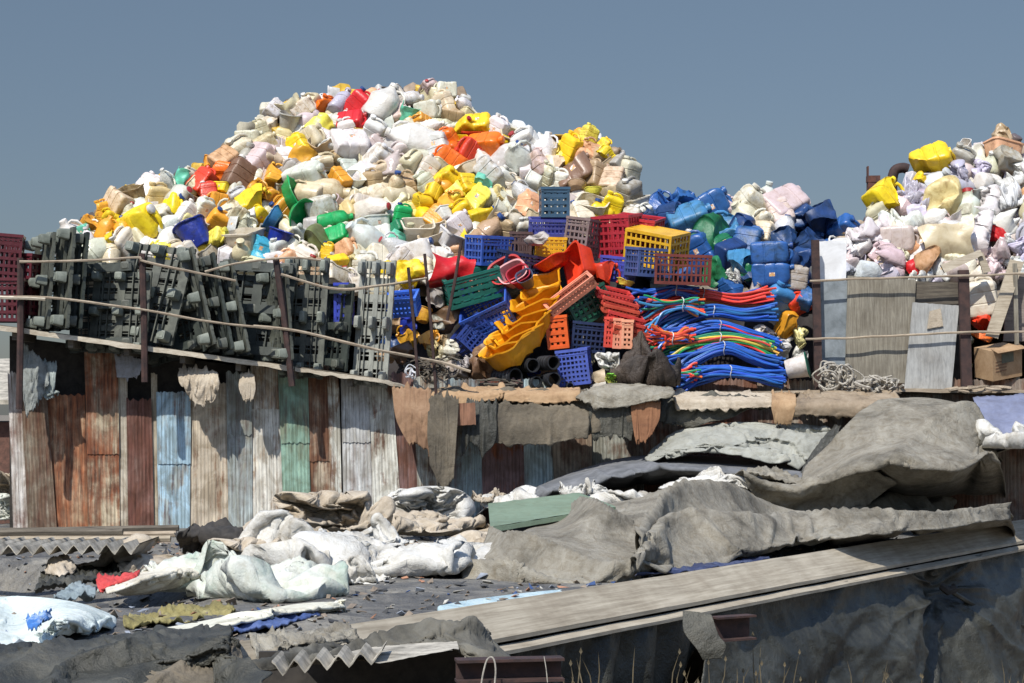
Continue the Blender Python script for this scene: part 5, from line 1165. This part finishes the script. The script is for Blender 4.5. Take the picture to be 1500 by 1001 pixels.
# pale light tarpaulin at the back
L2('pale_tarpaulin', [[(948,664,None,26.4),(1000,624,None,26.5),(1110,616,None,26.6),(1225,622,None,26.5)],[(945,668,None,26.0),(1010,640,None,25.8),(1110,635,None,25.9),(1215,645,None,25.9)],[(946,674,None,25.7),(1020,660,None,25.4),(1100,672,None,25.4),(1180,694,None,25.5)]],
   TARPL, 2, 'pale bleached tarpaulin stretched at the back below the brown mat', amp=.45, stretch=(.6,1.4,1), sim=dict(shrink=-.08, bend=1.0))
L2('shade_fold', [[(1222,622,None,26.0),(1232,624,None,25.9)],[(1195,655,None,25.7),(1215,660,None,25.6)],[(1170,696,None,25.4),(1188,702,None,25.3)]], TARPK, 22, 'black strip painting underside shade between the pale and the humped tarpaulin', nu=20, nv=24, amp=.03)  # shaded crevice between the two tarpaulins, painted as a black strip
# humped tarpaulin
L2('humped_tarpaulin', [[(1230,632,None,26.2),(1270,600,None,26.2),(1335,578,None,26.2),(1415,590,None,26.2),(1440,622,None,26.3)],
  [(1215,650,None,25.6),(1262,606,None,25.5),(1335,590,None,25.3),(1420,600,None,25.4),(1455,655,None,25.9)],
  [(1190,682,None,25.1),(1262,640,None,24.7),(1330,640,None,24.5),(1412,640,None,24.8),(1462,668,None,25.6)],
  [(1170,710,None,24.7),(1250,690,None,24.2),(1330,690,None,23.9),(1410,686,None,24.2),(1462,676,None,25.0)],
  [(1172,722,.30),(1250,728,.25),(1330,735,.2),(1410,735,.2),(1470,735,.2)]], TARP, 3, 'big grey tarpaulin humped high like a tent at the right', amp=.2, fr=.8, nu=100, nv=84, post=creases(.26, 1.6, 1.9, 9), sim=dict(shrink=-.06, bend=1.5))
# sweeping tarpaulin from the right edge
L2('sweeping_tarpaulin', [[(1180,712,None,24.9),(1260,700,None,25.0),(1350,676,None,25.2),(1440,664,None,25.3),(1540,640,None,25.5)],
  [(1200,716,.50),(1262,690,.68),(1350,670,.75),(1440,658,.85),(1540,634,.95)],
  [(1212,736,.34),(1275,718,.45),(1360,700,.54),(1450,680,.66),(1540,658,.75)],
  [(1225,752,.26),(1290,740,.32),(1370,722,.40),(1450,702,.50),(1540,682,.60)],
  [(1236,764,.18),(1296,754,.22),(1376,738,.26),(1452,722,.32),(1540,704,.4)]], TARP, 4, 'grey tarpaulin sweeping in from the right edge below the humped one', amp=.12, fr=.8, nu=130, nv=60, post=creases(.34, 2.6, 1.1, 3), sim=dict(shrink=-.05, bend=1.5))
L2('folded_tarpaulin', [[(1050,700,None,24.9),(1110,700,None,25.0),(1180,702,None,25.0),(1255,690,None,25.0)],
  [(1085,690,None,24.2),(1118,706,None,24.2),(1165,716,None,24.2),(1210,700,None,24.2),(1268,688,None,24.2),(1312,706,None,24.3)],
  [(1090,700,None,24.15),(1120,722,None,24.3),(1170,738,None,24.45),(1215,730,None,24.5),(1262,722,None,24.5),(1300,716,None,24.45)],
  [(1096,716,None,24.2),(1128,744,None,24.5),(1170,758,None,24.6),(1215,762,None,24.6),(1245,757,None,24.6),(1262,744,None,24.6)]], TARP, 46, 'grey tarpaulin fold with a dark shaded underside between the humped and front ones', amp=.22, fr=1.4, nu=90, nv=50, sim=None)
L2('ridge_tarpaulin', [[(1010,716,None,24.5),(1050,722,None,24.4),(1090,740,None,24.3),(1135,760,None,24.2)],[(1088,692,.62),(1100,704,.56),(1118,726,.44),(1150,752,.28)],[(1096,704,.5),(1110,718,.44),(1126,740,.34),(1160,760,.2)]], TARP, 47, 'narrow grey tarpaulin ridge running down to the right at the centre', amp=.1, nu=66, nv=30, sim=None)
L2('front_tarpaulin', [[(948,760,.40),(990,722,.62),(1060,716,.60),(1130,744,.30),(1240,752,.28),(1350,752,.30),(1470,742,.30)],
  [(935,800,.25),(985,740,.55),(1070,740,.50),(1140,762,.26),(1240,764,.30),(1350,760,.32),(1472,748,.30)],
  [(930,822,.18),(980,775,.36),(1080,780,.30),(1160,782,.24),(1260,776,.26),(1380,764,.26),(1474,756,.22)],
  [(928,832,.04),(1000,826,.05),(1090,814,.06),(1180,800,.08),(1280,786,.06),(1390,772,.06),(1474,762,.06)]], TARP, 5, 'grey tarpaulin lying along the plank in front of the others', amp=.14, fr=1.0, nu=130, nv=60, post=creases(.30, 2.6, 1.3, 7), sim=dict(shrink=-.05, bend=1.5))
L2('gap_shade_sheet', [[(1230,760,.1),(1330,752,.12),(1420,735,.1),(1530,705,.1)],[(1230,775,.01),(1330,766,.01),(1420,752,.01),(1530,738,.01)]], TARPK, 25, 'black sheet painting the shaded gap under the sweeping tarpaulin', nu=60, nv=20, amp=.05)  # dark gap under the tarpaulin, its shade put into black cloth
L2('grey_tarpaulin', [[(830,742,.42),(880,735,.45),(940,724,.50),(1000,704,.62),(1060,700,.60)],[(760,770,.35),(820,764,.40),(900,754,.44),(960,740,.48),(1010,724,.55)],[(700,800,.22),(760,795,.28),(850,790,.28),(930,782,.28),(980,765,.34)],[(672,826,.10),(740,838,.05),(830,842,.04),(930,838,.04),(980,825,.1)],[(672,850,.01),(740,848,.0),(830,848,.0),(920,842,.0),(970,834,.0)]],
  TARP, 6, 'grey tarpaulin spread low at the centre, left of the front one', amp=.14, fr=1.0, nu=120, nv=60, post=creases(.32, 2.8, -1.5, 5), sim=dict(shrink=-.05, bend=1.5))
L2('tarpaulin_scrap', [[(1100,686,None,24.9),(1130,684,None,24.9),(1170,694,None,24.9)],[(1085,690,None,24.4),(1130,702,None,24.3),(1175,712,None,24.4)]], TARP, 26, 'small tarpaulin lip in front of the dark fold', nu=40, nv=20, amp=.06)
L2('lilac_sheet', [[(1425,582,None,26.7),(1560,574,None,26.7)],[(1435,612,None,26.0),(1560,600,None,26.0)],[(1450,640,None,25.5),(1560,628,None,25.5)]], PURP, 7, 'flat lilac blue sheet at the right edge behind the humped tarpaulin', amp=.015, cat='sheet', nu=40, nv=30)
# green board
slab('green_board', [(715,738),(848,722),(902,742),(718,772)], 24, .05, GRNB, 'flat sage green board lying among the white sacks', 'board', Ys=[21.9,22.6,21.6,20.3])
slab('board_edge', [(718,773),(902,743),(902,750),(719,780)], 20.3, .06, GRNB, 'lower sage green board showing under the flat one', 'board', Ys=[20.28,21.58,21.58,20.28])
# white sacks
GS = 'white and beige sacks crumpled on the muddy roof'
S = [(470,750,.42,.55,.40,SACKB,2,'beige grey sack peaked before the sea green sheet'),(560,735,.40,.42,.46,SACKW,3,'white sack in the upper row below the pale grey sheet'),(628,742,.40,.55,.42,SACKW,4,'white sack bulging in front of the maroon sheet'),
 (594,752,.42,.6,.3,SACKB,5,'beige sack wedged between the two upper white sacks'),(655,765,.30,.62,.22,SACKB,6,'flat beige sack below the slate blue sheet'),(720,724,.34,.24,.44,SACKB,7,'upright beige sack peaking left of the green board'),
 (752,728,.28,.40,.22,SACKW,8,'small white sack behind the green board'),(392,778,.26,.62,.26,SACKB,9,'beige sack edge drooping over the black cover'),(405,790,.24,.52,.30,SACKW,10,'white sack at the upper left beside the black cover'),
 (478,795,.30,.80,.48,SACKW,11,'large white sack swelling in the middle of the row'),(588,806,.22,.92,.32,SACKW,12,'wide white sack flattened in the centre'),(530,775,.30,.46,.26,SACKW,13,'white sack tucked above the wide flattened one'),
 (690,800,.18,.52,.22,SACKB,14,'beige grey sack crumpled left of the central grey tarpaulin'),(735,790,.2,.4,.2,SACKW,15,'small white sack before the green board'),(650,812,.12,.3,.16,SACKW,16,'tiny white scrap sack right of the wide flattened one'),
 (320,828,.2,.62,.40,SACKG,17,'greenish white sack slumped below the black cover'),(400,842,.16,.66,.32,SACKG,18,'greenish white sack lying low in front of the row'),(488,835,.12,.34,.24,SACKW,19,'white and pinkish sack crushed below the large swelling one'),
 (355,812,.2,.36,.34,SACKB,20,'beige sack standing left of the large swelling one'),(255,806,.2,.85,.26,SACKB,21,'beige sack lying over the corrugated strip at left'),(855,712,.5,.30,.30,SACKW,23,'white sack with a raised corner right of the green board'),
 (900,728,.3,.5,.18,SACKW,24,'white sack trailing down to the grey tarpaulin'),(1048,700,.55,.5,.22,SACKW,25,'white sack peeking out in front of the roofing sheet'),(1480,636,None,.6,.30,SACKW,26,'white sack at the right edge behind the sweeping tarpaulin'),
 (500,828,.08,.3,.14,LILAC,27,'pinkish film scrap below the large swelling sack'),(800,735,.25,.42,.15,SACKB,28,'beige sack scrap behind the green board'),(730,822,.10,.4,.14,SACKB,29,'beige sack scrap before the central tarpaulin'),
 (540,838,.06,.26,.10,SACKW,31,'small white scrap below the wide flattened sack')]
for px, py, h, w_, hh, m, sd_, lb in S:
    Y = yr(py, h) if h is not None else 25.2
    if h is not None: Y = min(Y, 24.6)
    sh = sd_ % 2 == 1
    if sh: lb = lb.replace('sack', 'sheeting', 1)
    csack(px, py, Y, w_*(2.5 if sh else 2.1), min(hh*1.35, w_*(.8 if sh else .95)), max(.7, w_*1.8), m, sd_//2 if sh else sd_, lb, (sd_*67 % 360), GS, pool=(7,8,9,10) if sh else (0,1,3,4,5,6), name='crumpled_sheeting' if sh else 'sack', cat='sheeting' if sh else 'sack')
L2('white_sheet', [[(-30,868,.10),(40,866,.16),(110,874,.18),(165,892,.06)],[(-30,890,.12),(30,890,.05),(100,888,.22),(165,902,.05)],[(-30,920,.1),(30,915,.06),(90,905,.2),(150,915,.04)],[(-30,948,.06),(40,945,.04),(100,935,.05),(140,925,.0)]], cloth('green_white_sheet', (.55,.62,.60), (.66,.71,.69), (.36,.42,.41), 2, .5, bd=.04), 31, 'bright greenish white sheet spread at the left edge', amp=.13, cat='sheet')
L2('blue_label_scrap', [[(38,905,.20),(60,898,.24),(74,894,.24)],[(40,917,.18),(60,912,.2),(76,904,.2)]], cloth('bright_blue_film', (.04,.16,.45), (.5,.6,.7), (.03,.1,.35), 8, .3), 32, 'bright blue printed scrap lying on the greenish white sheet', nu=24, nv=14, amp=.04, cat='scrap')
L2('cream_sheet', [[(160,852,.12),(220,828,.2),(290,812,.24),(330,812,.24)],[(160,862,.1),(220,842,.2),(290,828,.22),(335,830,.2)],[(165,868,.04),(230,862,.04),(290,850,.08),(330,850,.08)]], cloth('cream_cloth', (.58,.55,.46), (.68,.66,.58), (.38,.34,.26), 2, .5, bd=.04), 33, 'cream sheet pulled across behind the red cloth', amp=.12, cat='sheet')
L2('cream_board_sheet', [[(240,912,.05),(330,896,.05),(430,878,.08),(498,873,.08)],[(236,920,.06),(330,908,.08),(430,890,.1),(500,878,.08)],[(240,924,.0),(330,917,.0),(420,905,.0),(498,888,.0)]], cloth('cream_long_cloth', (.62,.61,.50), (.7,.69,.6), (.42,.4,.32), 2, .4, bd=.04), 34, 'long narrow cream sheet lying flat in front of the sacks', amp=.05, cat='sheet')
L2('red_cloth', [[(142,846,.1),(170,840,.14),(205,836,.16)],[(142,858,.08),(170,852,.12),(200,846,.14)],[(148,868,.03),(165,866,.03),(185,860,.05)]], SACKR, 35, 'faded red cloth at the left end of the cream sheet', amp=.05, nu=40, nv=24, cat='cloth')
L2('yellow_brown_sheet', [[(190,900,.03),(260,888,.04),(340,884,.04)],[(180,908,.02),(260,900,.02),(345,894,.02)],[(185,918,.0),(260,912,.0),(330,902,.0)]], YELB, 36, 'yellow brown plastic sheet behind the long cream sheet', amp=.05, nu=60, nv=26, cat='sheet')
L2('blue_film', [[(330,915,.03),(400,905,.03),(460,892,.03)],[(330,925,.02),(400,916,.02),(470,898,.02)]], BLUET, 37, 'dark blue film strip under the long cream sheet', amp=.03, nu=50, nv=12, cat='film')
L2('blue_film', [[(960,836,.03),(1040,824,.03),(1120,814,.03)],[(930,843,.02),(1040,832,.02),(1130,818,.02)]], cloth('navy_film', (.03,.04,.10), (.10,.12,.2), (.02,.02,.04), 3, .5, .5), 38, 'dark blue film strip under the front tarpaulin by the plank', amp=.02, nu=60, nv=16, cat='film')
L2('pale_blue_film', [[(645,880,.04),(700,868,.05),(800,852,.06),(860,850,.05)],[(655,888,.02),(710,878,.02),(800,866,.02),(850,858,.02)]], CYANT, 39, 'pale blue film strip lying by the plank at the centre', amp=.07, nu=70, nv=16, cat='film')
L2('black_cover', [[(255,782,.36),(290,770,.42),(335,770,.42),(360,776,.4)],[(262,792,.25),(295,790,.3),(335,792,.3),(362,798,.25)],[(270,806,.05),(300,808,.05),(335,810,.05),(360,808,.05)]], VOIDM, 41, 'black tarred cover between the timbers and the sacks', amp=.05, nu=40, nv=24)
L2('grey_rag', [[(60,842,.02),(140,826,.06),(220,822,.05)],[(50,862,.02),(140,850,.03),(200,842,.02)]], TARPO, 42, 'dark olive rag lying under the corrugated strip', amp=.08, nu=60, nv=24, cat='rag')
L2('grey_rag', [[(78,868,.05),(110,856,.08),(140,862,.05)],[(80,880,.02),(110,876,.02),(140,874,.02)]], cloth('blue_grey_rag', (.18,.23,.25), (.28,.33,.35), (.1,.12,.13), 3, .4), 43, 'blue grey rag above the greenish white sheet', amp=.06, nu=40, nv=20, cat='rag')
L2('brown_rag', [[(66,826,.12),(90,812,.2),(108,822,.16)],[(66,842,.05),(90,838,.1),(110,840,.06)]], SACKB, 44, 'brown rag under the teeth of the corrugated strip', amp=.05, nu=30, nv=20, cat='rag')

# corrugated strips
def corr(name, x0_, x1_, yA, yB, Ya, Yb, teeth, dep, m, label, tooth_depth=.10):
    g = MB(); vs = []; n = teeth*6
    for s in (0, 1):
        for r in (0, 1, 2):
            f = r/2
            for i in range(n+1):
                u = i/n; t = (u*teeth) % 1; tri = abs(t*2-1); pk = min(1, max(0, tri*1.25-.12))
                x = x0_+(x1_-x0_)*u; Y = Ya+(Yb-Ya)*u+dep*f; y = yA+(yB-yA)*u
                p = at(x, y, Ya+(Yb-Ya)*u); z = p.z-(1-pk)*tooth_depth+.02*math.sin(i)*.3+f*.0
                vs.append(Vector((p.x, Y, z-s*.012)))
    k = (n+1)
    fs = [(r*k+i, r*k+i+1, (r+1)*k+i+1, (r+1)*k+i) for r in (0,1) for i in range(n)]; o_ = 3*k
    fs += [tuple(o_+q for q in f)[::-1] for f in fs]
    fs += [(i+1, i, o_+i, o_+i+1) for i in range(n)]
    g.add(vs, fs); return place(name, g, m, label, 'roofing sheet', smooth=False)
corr('corrugated_sheet', -60, 204, 798, 796, 17.6, 17.8, 11, 1.2, ASB, 'pale corrugated roofing strip with toothed edge at the left')
corr('corrugated_sheet', 398, 560, 968, 950, 10.75, 11.0, 5, .45, ASB, 'pale corrugated roofing strip with toothed edge at the bottom', .085)
slab('roofing_board', [(428,952),(668,936),(672,950),(556,972)], 11, .02, ASB, 'flat pale roofing board above the rusty steel channel', 'board', Ys=[11.8,12.0,11.4,10.95])
for i, (ya, yb, x1_, h) in enumerate(((778,773,262,.30),(786,781,258,.28),(793,788,250,.22),(782,779,180,.33))):
    g = MB(); Y0 = 19.3-i*.25
    pp = cat_rom([tuple(at(x, ya+(yb-ya)*(x+60)/320+1.2*math.sin(x*.05+i), Y0)) for x in (-60, 40, 140, x1_)], 30)
    g.tube([Vector(p) for p in pp], .034, 6); place('timber_pole', g, [WOODD, WOODB, WOODX, WOODD][i], ['dark timber pole along the foot of the rusted sheets','pale timber pole, second down at the foot of the rusted sheets','grey timber pole lowest, just over the corrugated strip','short dark timber pole lying on the others at the left'][i], 'pole', 'timber poles at the foot of the wall')
# long plank on the roof edge
U = [Vector((E0.x+ED.x*t, E0.y+ED.y*t, ROOF)) for t in (-3.6, 0, 4, 8, 12, 16)]
def plank(name, dy0, dy1, dn0, dn1, th, m, label, seed):
    # strip along the roof edge; dn = distance beyond the upper line, dz drop
    g = MB(); pp = cat_rom([tuple(p) for p in U], 80); vs = []
    for i, p in enumerate(pp):
        p = Vector(p); w_ = .008*noise.noise(Vector((i*.35, seed, 0)))
        for dn, dz in ((dn0, dy0), (dn1, dy1), (dn1, dy1-th), (dn0, dy0-th)): vs.append(p+Vector((EN.x*(dn+w_*2), EN.y*(dn+w_*2), dz+w_)))
    n = 80; fs = []
    for i in range(n-1):
        for a in range(4): b_ = (a+1) % 4; fs.append((i*4+a, i*4+b_, (i+1)*4+b_, (i+1)*4+a))
    fs += [(3,2,1,0), tuple((n-1)*4+a for a in (0,1,2,3))]
    g.add(vs, fs); me = g.mesh(name, m, False); ang = math.atan2(ED.y, ED.x)
    c = recentre(me); me.transform(Matrix.Rotation(-ang, 4, 'Z')); o = link(name, me, None, None, c); o.rotation_euler = (0, 0, ang); tag(o, label, 'plank'); return o
plank('long_plank', .05, -.19, .23, .50, .035, PLANKM, 'broad pale plank running diagonally along the low roof edge', 1)
plank('lower_plank', -.25, -.285, .48, .57, .03, PLANKM, 'narrow pale plank just below the broad diagonal one', 2)
# hanging black tarpaulins below the plank
def edge(px_, dn, dz):     # point on the plank's outer line at picture x
    best = None
    for t in np.linspace(0, 1, 400):
        P = cat_cache[int(t*399)]
        q = Vector((P[0]+EN.x*dn, P[1]+EN.y*dn, P[2]+dz)); x = 750+q.x/q.y*F
        if best is None or abs(x-px_) < best[0]: best = (abs(x-px_), q)
    return best[1]
cat_cache = cat_rom([tuple(p) for p in U], 400)
def tarp_row(pxs, dn, dz): return [edge(x, dn, dz) for x in pxs]
X1 = [1030,1130,1230,1330,1380,1440,1540]
rows = []
for k, (dn, dz) in enumerate(((.47,-.27),(.50,-.55),(.62,-.95),(.72,-1.5),(.85,-2.2))):
    r = tarp_row(X1, dn, dz); 
    for i, p in enumerate(r):
        if i == 4: r[i] = p+Vector((EN.x, EN.y, 0))*(-.18 if k else 0)+Vector((0,0,.0))
        if i in (3, 5): r[i] = p+Vector((EN.x, EN.y, 0))*(.10*k*.5)
    rows.append(r)
TIEP = edge(1388, .50, -.62)
def radiate(p, n, u, v):
    d = Vector((p.x-TIEP.x, (p.y-TIEP.y)*.6, p.z-TIEP.z)); hx = math.copysign(math.hypot(d.x, d.y), d.x); r = math.hypot(hx, d.z)+.001; th = math.atan2(hx, -d.z)
    q = 1-abs(math.sin(th*6.5+1.3*noise.noise(Vector((th*2, r*.8, 0))))); a = .16*(q**2.2-.2)*min(1, r/.35)*math.exp(-r/2.6)*(.5+.9*abs(noise.noise(Vector((th*3, r*1.5, 7))))); z2 = Vector((p.x*2, p.y*2, p.z*4)); a += .03*noise.noise(z2*.7)
    sag = .035*math.sin((d.z*2.1+abs(hx)*.9)*3.2+2*noise.noise(p*.8))*min(1, max(0, -hx-.15)/.5)
    pull = -.10*math.exp(-(r/.3)**2)
    return p+n*(a+sag+pull)
loft('black_tarpaulin', rows, TARPK, 190, 120, .10, .9, (1,1,1), 11, .01, .0, 10, .25, label='black tarpaulin hanging below the right half of the plank, gathered in folds at a knot', cat='tarpaulin', post=radiate)
X2 = [700,800,900,990,1050]
rows = [tarp_row(X2, .46, -.27), tarp_row(X2, .56, -.5), tarp_row(X2, .75, -.85), tarp_row(X2, .9, -1.5)]
loft('black_tarpaulin', rows, TARPK, 90, 56, .06, 1.0, (1,1,.8), 12, .01, .03, 7, .1, sim=dict(pin='top', shift=(-.5*EN.x,-.5*EN.y,0), shrink=-.08, bend=4), label='black tarpaulin hanging below the middle of the plank, left of the short steel beam', cat='tarpaulin')
rows = [[at(1478,808,21.4),at(1540,790,21.8)],[at(1440,850,20.9),at(1560,840,20.8)],[at(1400,850,20.6),at(1500,930,20.2)],[at(1396,856,20.5),at(1490,960,20.1)]]
g = MB(); pp = cat_rom([tuple(edge(x, dn, dz)) for x, dn, dz in ((1390,.52,-.62),(1425,.60,-.85),(1470,.68,-1.12),(1530,.74,-1.45))], 24); g.tube([Vector(p) for p in pp], .03, 6); place('strap', g, TARPO, 'taut olive strap running down right from the tie knot', 'strap')
g = MB(); g.tube([TIEP+Vector((-.10,-.06,.06)), TIEP+Vector((0,-.08,0)), TIEP+Vector((.08,-.06,.03))], .05, 7); crumple(g, .03, 9, 2); place('tie_knot', g, VOIDM, 'small black knot gathering the hanging black tarpaulin', 'knot')
# steel beams
def channel(px0, px1, pt, pb, Y0, Y1, label, ln=None):
    g = MB(); a, b = at(px0, (pt+pb)/2, Y0), at(px1, (pt+pb)/2, Y1); d = (b-a); ln = d.length; h = (pb-pt)/F*(Y0+Y1)/2; an = math.atan2(d.y, d.x)
    R3 = Matrix.Rotation(an, 3, 'Z'); c = (a+b)/2
    g.box((0,0,h/2-.008), (ln,.13,.016)); g.box((0,0,-h/2+.008), (ln,.13,.016)); g.box((0,.03,0), (ln-.006,.012,h-.036)); g.warp(lambda p: p+noise.noise_vector(p*6)*.002)
    me = g.mesh('steel_beam', [RUSTD], False); o = link('steel_beam', me, None, None, c); o.rotation_euler = (0,0,an); tag(o, label, 'steel beam'); return o
channel(668, 824, 964, 998, 10.6, 10.7, 'rusty steel channel beam at the bottom, tied with a pale cord')
channel(1046, 1101, 902, 938, 15.2, 15.4, 'short rusty steel beam end sticking out of the black tarpaulin')
g = MB(); pp = cat_rom([tuple(at(x, y, 10.5)) for x, y in ((704,1010),(708,985),(714,966),(722,964),(726,980),(724,1010))], 20); g.tube([Vector(p) for p in pp], .005, 6); place('cord', g, ROPE, 'pale cord looped round the bottom steel beam', 'cord')
g = MB(); pp = cat_rom([tuple(at(x, y, 10.5)) for x, y in ((797,962),(800,980),(802,1000))], 8); g.tube([Vector(p) for p in pp], .003, 5); place('cord', g, ROPE, 'thin pale cord at the right end of the bottom steel beam', 'cord')
# flap beside the short beam
loft('olive_flap', [A([(1000,896),(1020,897),(1042,900)], 15.2), A([(1002,925),(1030,925),(1052,928)], 15.1), A([(1020,950),(1040,950),(1064,945)], 15.05), A([(1030,968),(1045,966),(1058,966)], 15.05)], TARPO, 40, 40, .04, 1.2, seed=14, label='olive brown flap hanging beside the short steel beam', cat='tarpaulin')
# foreground tarpaulins at the lower left
D = [
 ('dark_tarpaulin', [[(-40,942,.06),(60,935,.10),(160,925,.14),(260,915,.16),(330,908,.2)],[(-40,965,.06),(80,955,.14),(180,942,.2),(270,930,.25),(345,925,.28)],[(-40,990,.05),(60,985,.06),(140,970,.12),(250,958,.15),(350,955,.2)],[(-40,1030,.03),(60,1022,.03),(130,1010,.05),(250,985,.06),(350,975,.1)]], TARPO, 51, 'dark olive tarpaulin lying in the lower left corner'),
 ('dark_tarpaulin', [[(140,965,None,11.3),(220,950,None,11.4),(300,936,None,11.5),(345,925,None,11.6)],[(130,985,None,11.0),(220,972,None,11.0),(310,962,None,11.1),(360,960,None,11.2)],[(125,1012,None,10.7),(220,1005,None,10.7),(320,1000,None,10.8),(390,1005,None,10.8)]], TARPB, 52, 'brown black tarpaulin fold at the bottom below the olive one'),
 ('dark_tarpaulin', [[(330,905,.22),(345,930,.24),(400,955,.24),(430,962,.24)],[(320,925,.2),(335,955,.2),(385,975,.2),(410,985,.2)],[(310,950,.1),(330,985,.12),(380,1005,.12),(410,1010,.12)]], TARPO, 53, 'olive fold running down to the bottom corrugated strip'),
 ('black_roofing_felt', [[(380,962,None,11.2),(450,945,None,11.6),(540,925,None,12.2),(640,904,None,12.6),(700,915,None,12.5),(760,962,None,12.0)],[(376,968,None,11.0),(450,956,None,11.3),(540,938,None,11.8),(640,918,None,12.0),(700,940,None,11.7),(745,966,None,11.4)],[(372,972,None,10.9),(450,962,None,11.2),(540,950,None,11.6),(640,935,None,11.8),(680,948,None,11.6),(690,966,None,11.4)]], cloth('black_olive_felt', (.075,.072,.06), (.17,.16,.13), (.03,.03,.026), 1.5, .6), 54, 'black olive felt arched over the bottom steel beam'),
]
for nm, rows, m, sd_, lb in D: L2(nm, rows, m, sd_, lb, amp=.35, fr=1.5, nu=100, nv=54, post=creases(.10, 1.3, 2.6, sd_, .8), sim=dict(shrink=-.09, bend=.8))
L2('grey_cloth', [[(360,930,.12),(430,925,.12),(510,915,.1)],[(370,942,.1),(440,940,.1),(520,928,.08)],[(380,955,.06),(450,950,.05),(530,938,.04)]], TARP, 55, 'grey beige cloth between the long cream sheet and the bottom felt', amp=.06, nu=60, nv=24, cat='cloth')
# under the bottom strip: dark board, the shadowed void put into its colour
g = MB(); g.box(at(530, 1012, 11.9), (1.3,.06,.5)); place('void_board', g, VOIDM, 'black board painting the dark void behind the bottom corrugated strip', 'board', smooth=False)

# litter on the roof: countless small scraps
rn = random.Random(77); mats = [simple('scrap_%d' % i, c, .8) for i, c in enumerate(((.5,.48,.42),(.25,.2,.15),(.06,.06,.06),(.3,.33,.38),(.4,.2,.12),(.62,.62,.6),(.04,.08,.2)))]
g = MB()
for i in range(5200):
    x, y = rn.uniform(-6.5, 6), rn.uniform(9.8, 24); 
    if edge_side(x, y) > -.15: continue
    s = rn.choice([.012,.018,.025,.03,.045])*rn.uniform(.6, 1.4); c = Vector((x, y, roofz(x, y)+.012)); R3 = Euler((rn.uniform(-.5,.5), rn.uniform(-.5,.5), rn.uniform(0,6))).to_matrix()
    P = [Vector((-s,-s*.6,0)), Vector((s*rn.uniform(.4,1.4),-s*.7,0)), Vector((s,s*.5,s*rn.uniform(0,.8))), Vector((-s*.8,s*rn.uniform(.3,.9),0))]
    g.add([R3 @ p+c for p in P]+[R3 @ (p-Vector((0,0,.006)))+c for p in P], [(0,1,2,3),(7,6,5,4),(0,4,5,1),(1,5,6,2),(2,6,7,3),(3,7,4,0)], rn.choice([0,1,1,1,1,2,2,2,2,2,3,4,6]))
me = g.mesh('litter', mats, False); c = recentre(me); o = link('litter', me, None, None, c); setting(o, 'stuff', 'small scraps and mud crumbs littering the low roof')
# earth bank at the foot of the hanging tarpaulin
g = MB(); vs = []; n = 70; prof = ((1.4,.0),(1.0,.9),(.55,1.9),(.15,2.33),(-.35,2.36),(-.9,2.2),(-1.0,0))
for i in range(n+1):
    px = 640+(1640-640)*i/n; Yc = 14.6+(px-1000)*.0085; xx = (px-750)/F*Yc
    for k, (o_, z) in enumerate(prof):
        p = Vector((xx+EN.x*(o_), Yc+EN.y*(o_), z*(H-430/F*Yc)/2.36)); vs.append(p+noise.noise_vector(p*1.3)*(.09 if 0 < k < 6 else 0))
m_ = len(prof); g.add(vs, [(i*m_+j, i*m_+j+1, (i+1)*m_+j+1, (i+1)*m_+j) for i in range(n) for j in range(m_-1)]+[tuple(range(m_))[::-1], tuple(n*m_+j for j in range(m_))])
o = place('earth_bank', g, simple('dark_dusty_earth', (.085,.07,.052), .95, 0, (.04,.034,.027), 1.5)); setting(o)
# dry weeds in front of the black tarpaulin
g = MB()
for i in range(60):
    cl = rn.choice(((1080,60),(1000,50),(1150,60),(1300,50),(1480,40),(860,30))); px = rn.gauss(cl[0], cl[1]*.7); Y = 14.6+(px-1000)*.0085+rn.uniform(-.2,.1); b = at(px, 1015, Y); h = abs(rn.gauss(.16, .12))+.04
    t = b+Vector((rn.uniform(-.1,.1), rn.uniform(-.1,.1), h)); s = .004; q = (b+t)/2+Vector((rn.uniform(-.02,.02),0,0))
    g.add([b-Vector((s,0,0)), b+Vector((s,0,0)), q+Vector((s,0,0)), q-Vector((s,0,0)), t], [(0,1,2,3),(3,2,4)])
    if rn.random() < .5: g.add([t-Vector((.012,0,0)), t+Vector((.012,0,.0)), t+Vector((0,0,.03)), t-Vector((0,.008,.02))], [(0,1,2),(0,3,1)])
me = g.mesh('dry_weeds', simple('dry_straw', (.11,.085,.045), .9, 0, (.06,.05,.03)), False); c = recentre(me); o = link('dry_weeds', me, None, None, c); setting(o, 'stuff', 'dry brown weeds before the hanging black tarpaulin')
# left edge pale heap behind
csack(-2, 715, 27.0, .6, .5, .5, SACKB, 1, 'cream bag at the far left edge beside the shed corner', name='cream_bag', cat='bag')
csack(2, 742, 26.8, .6, .4, .5, SACKG, 2, 'greenish white bag at the far left edge under the cream one', name='white_bag', cat='bag')

simulate(24)
for o in list(bpy.data.objects):
    if o.get('kind') is None and o.type == 'MESH' and o.users_collection == (): pass
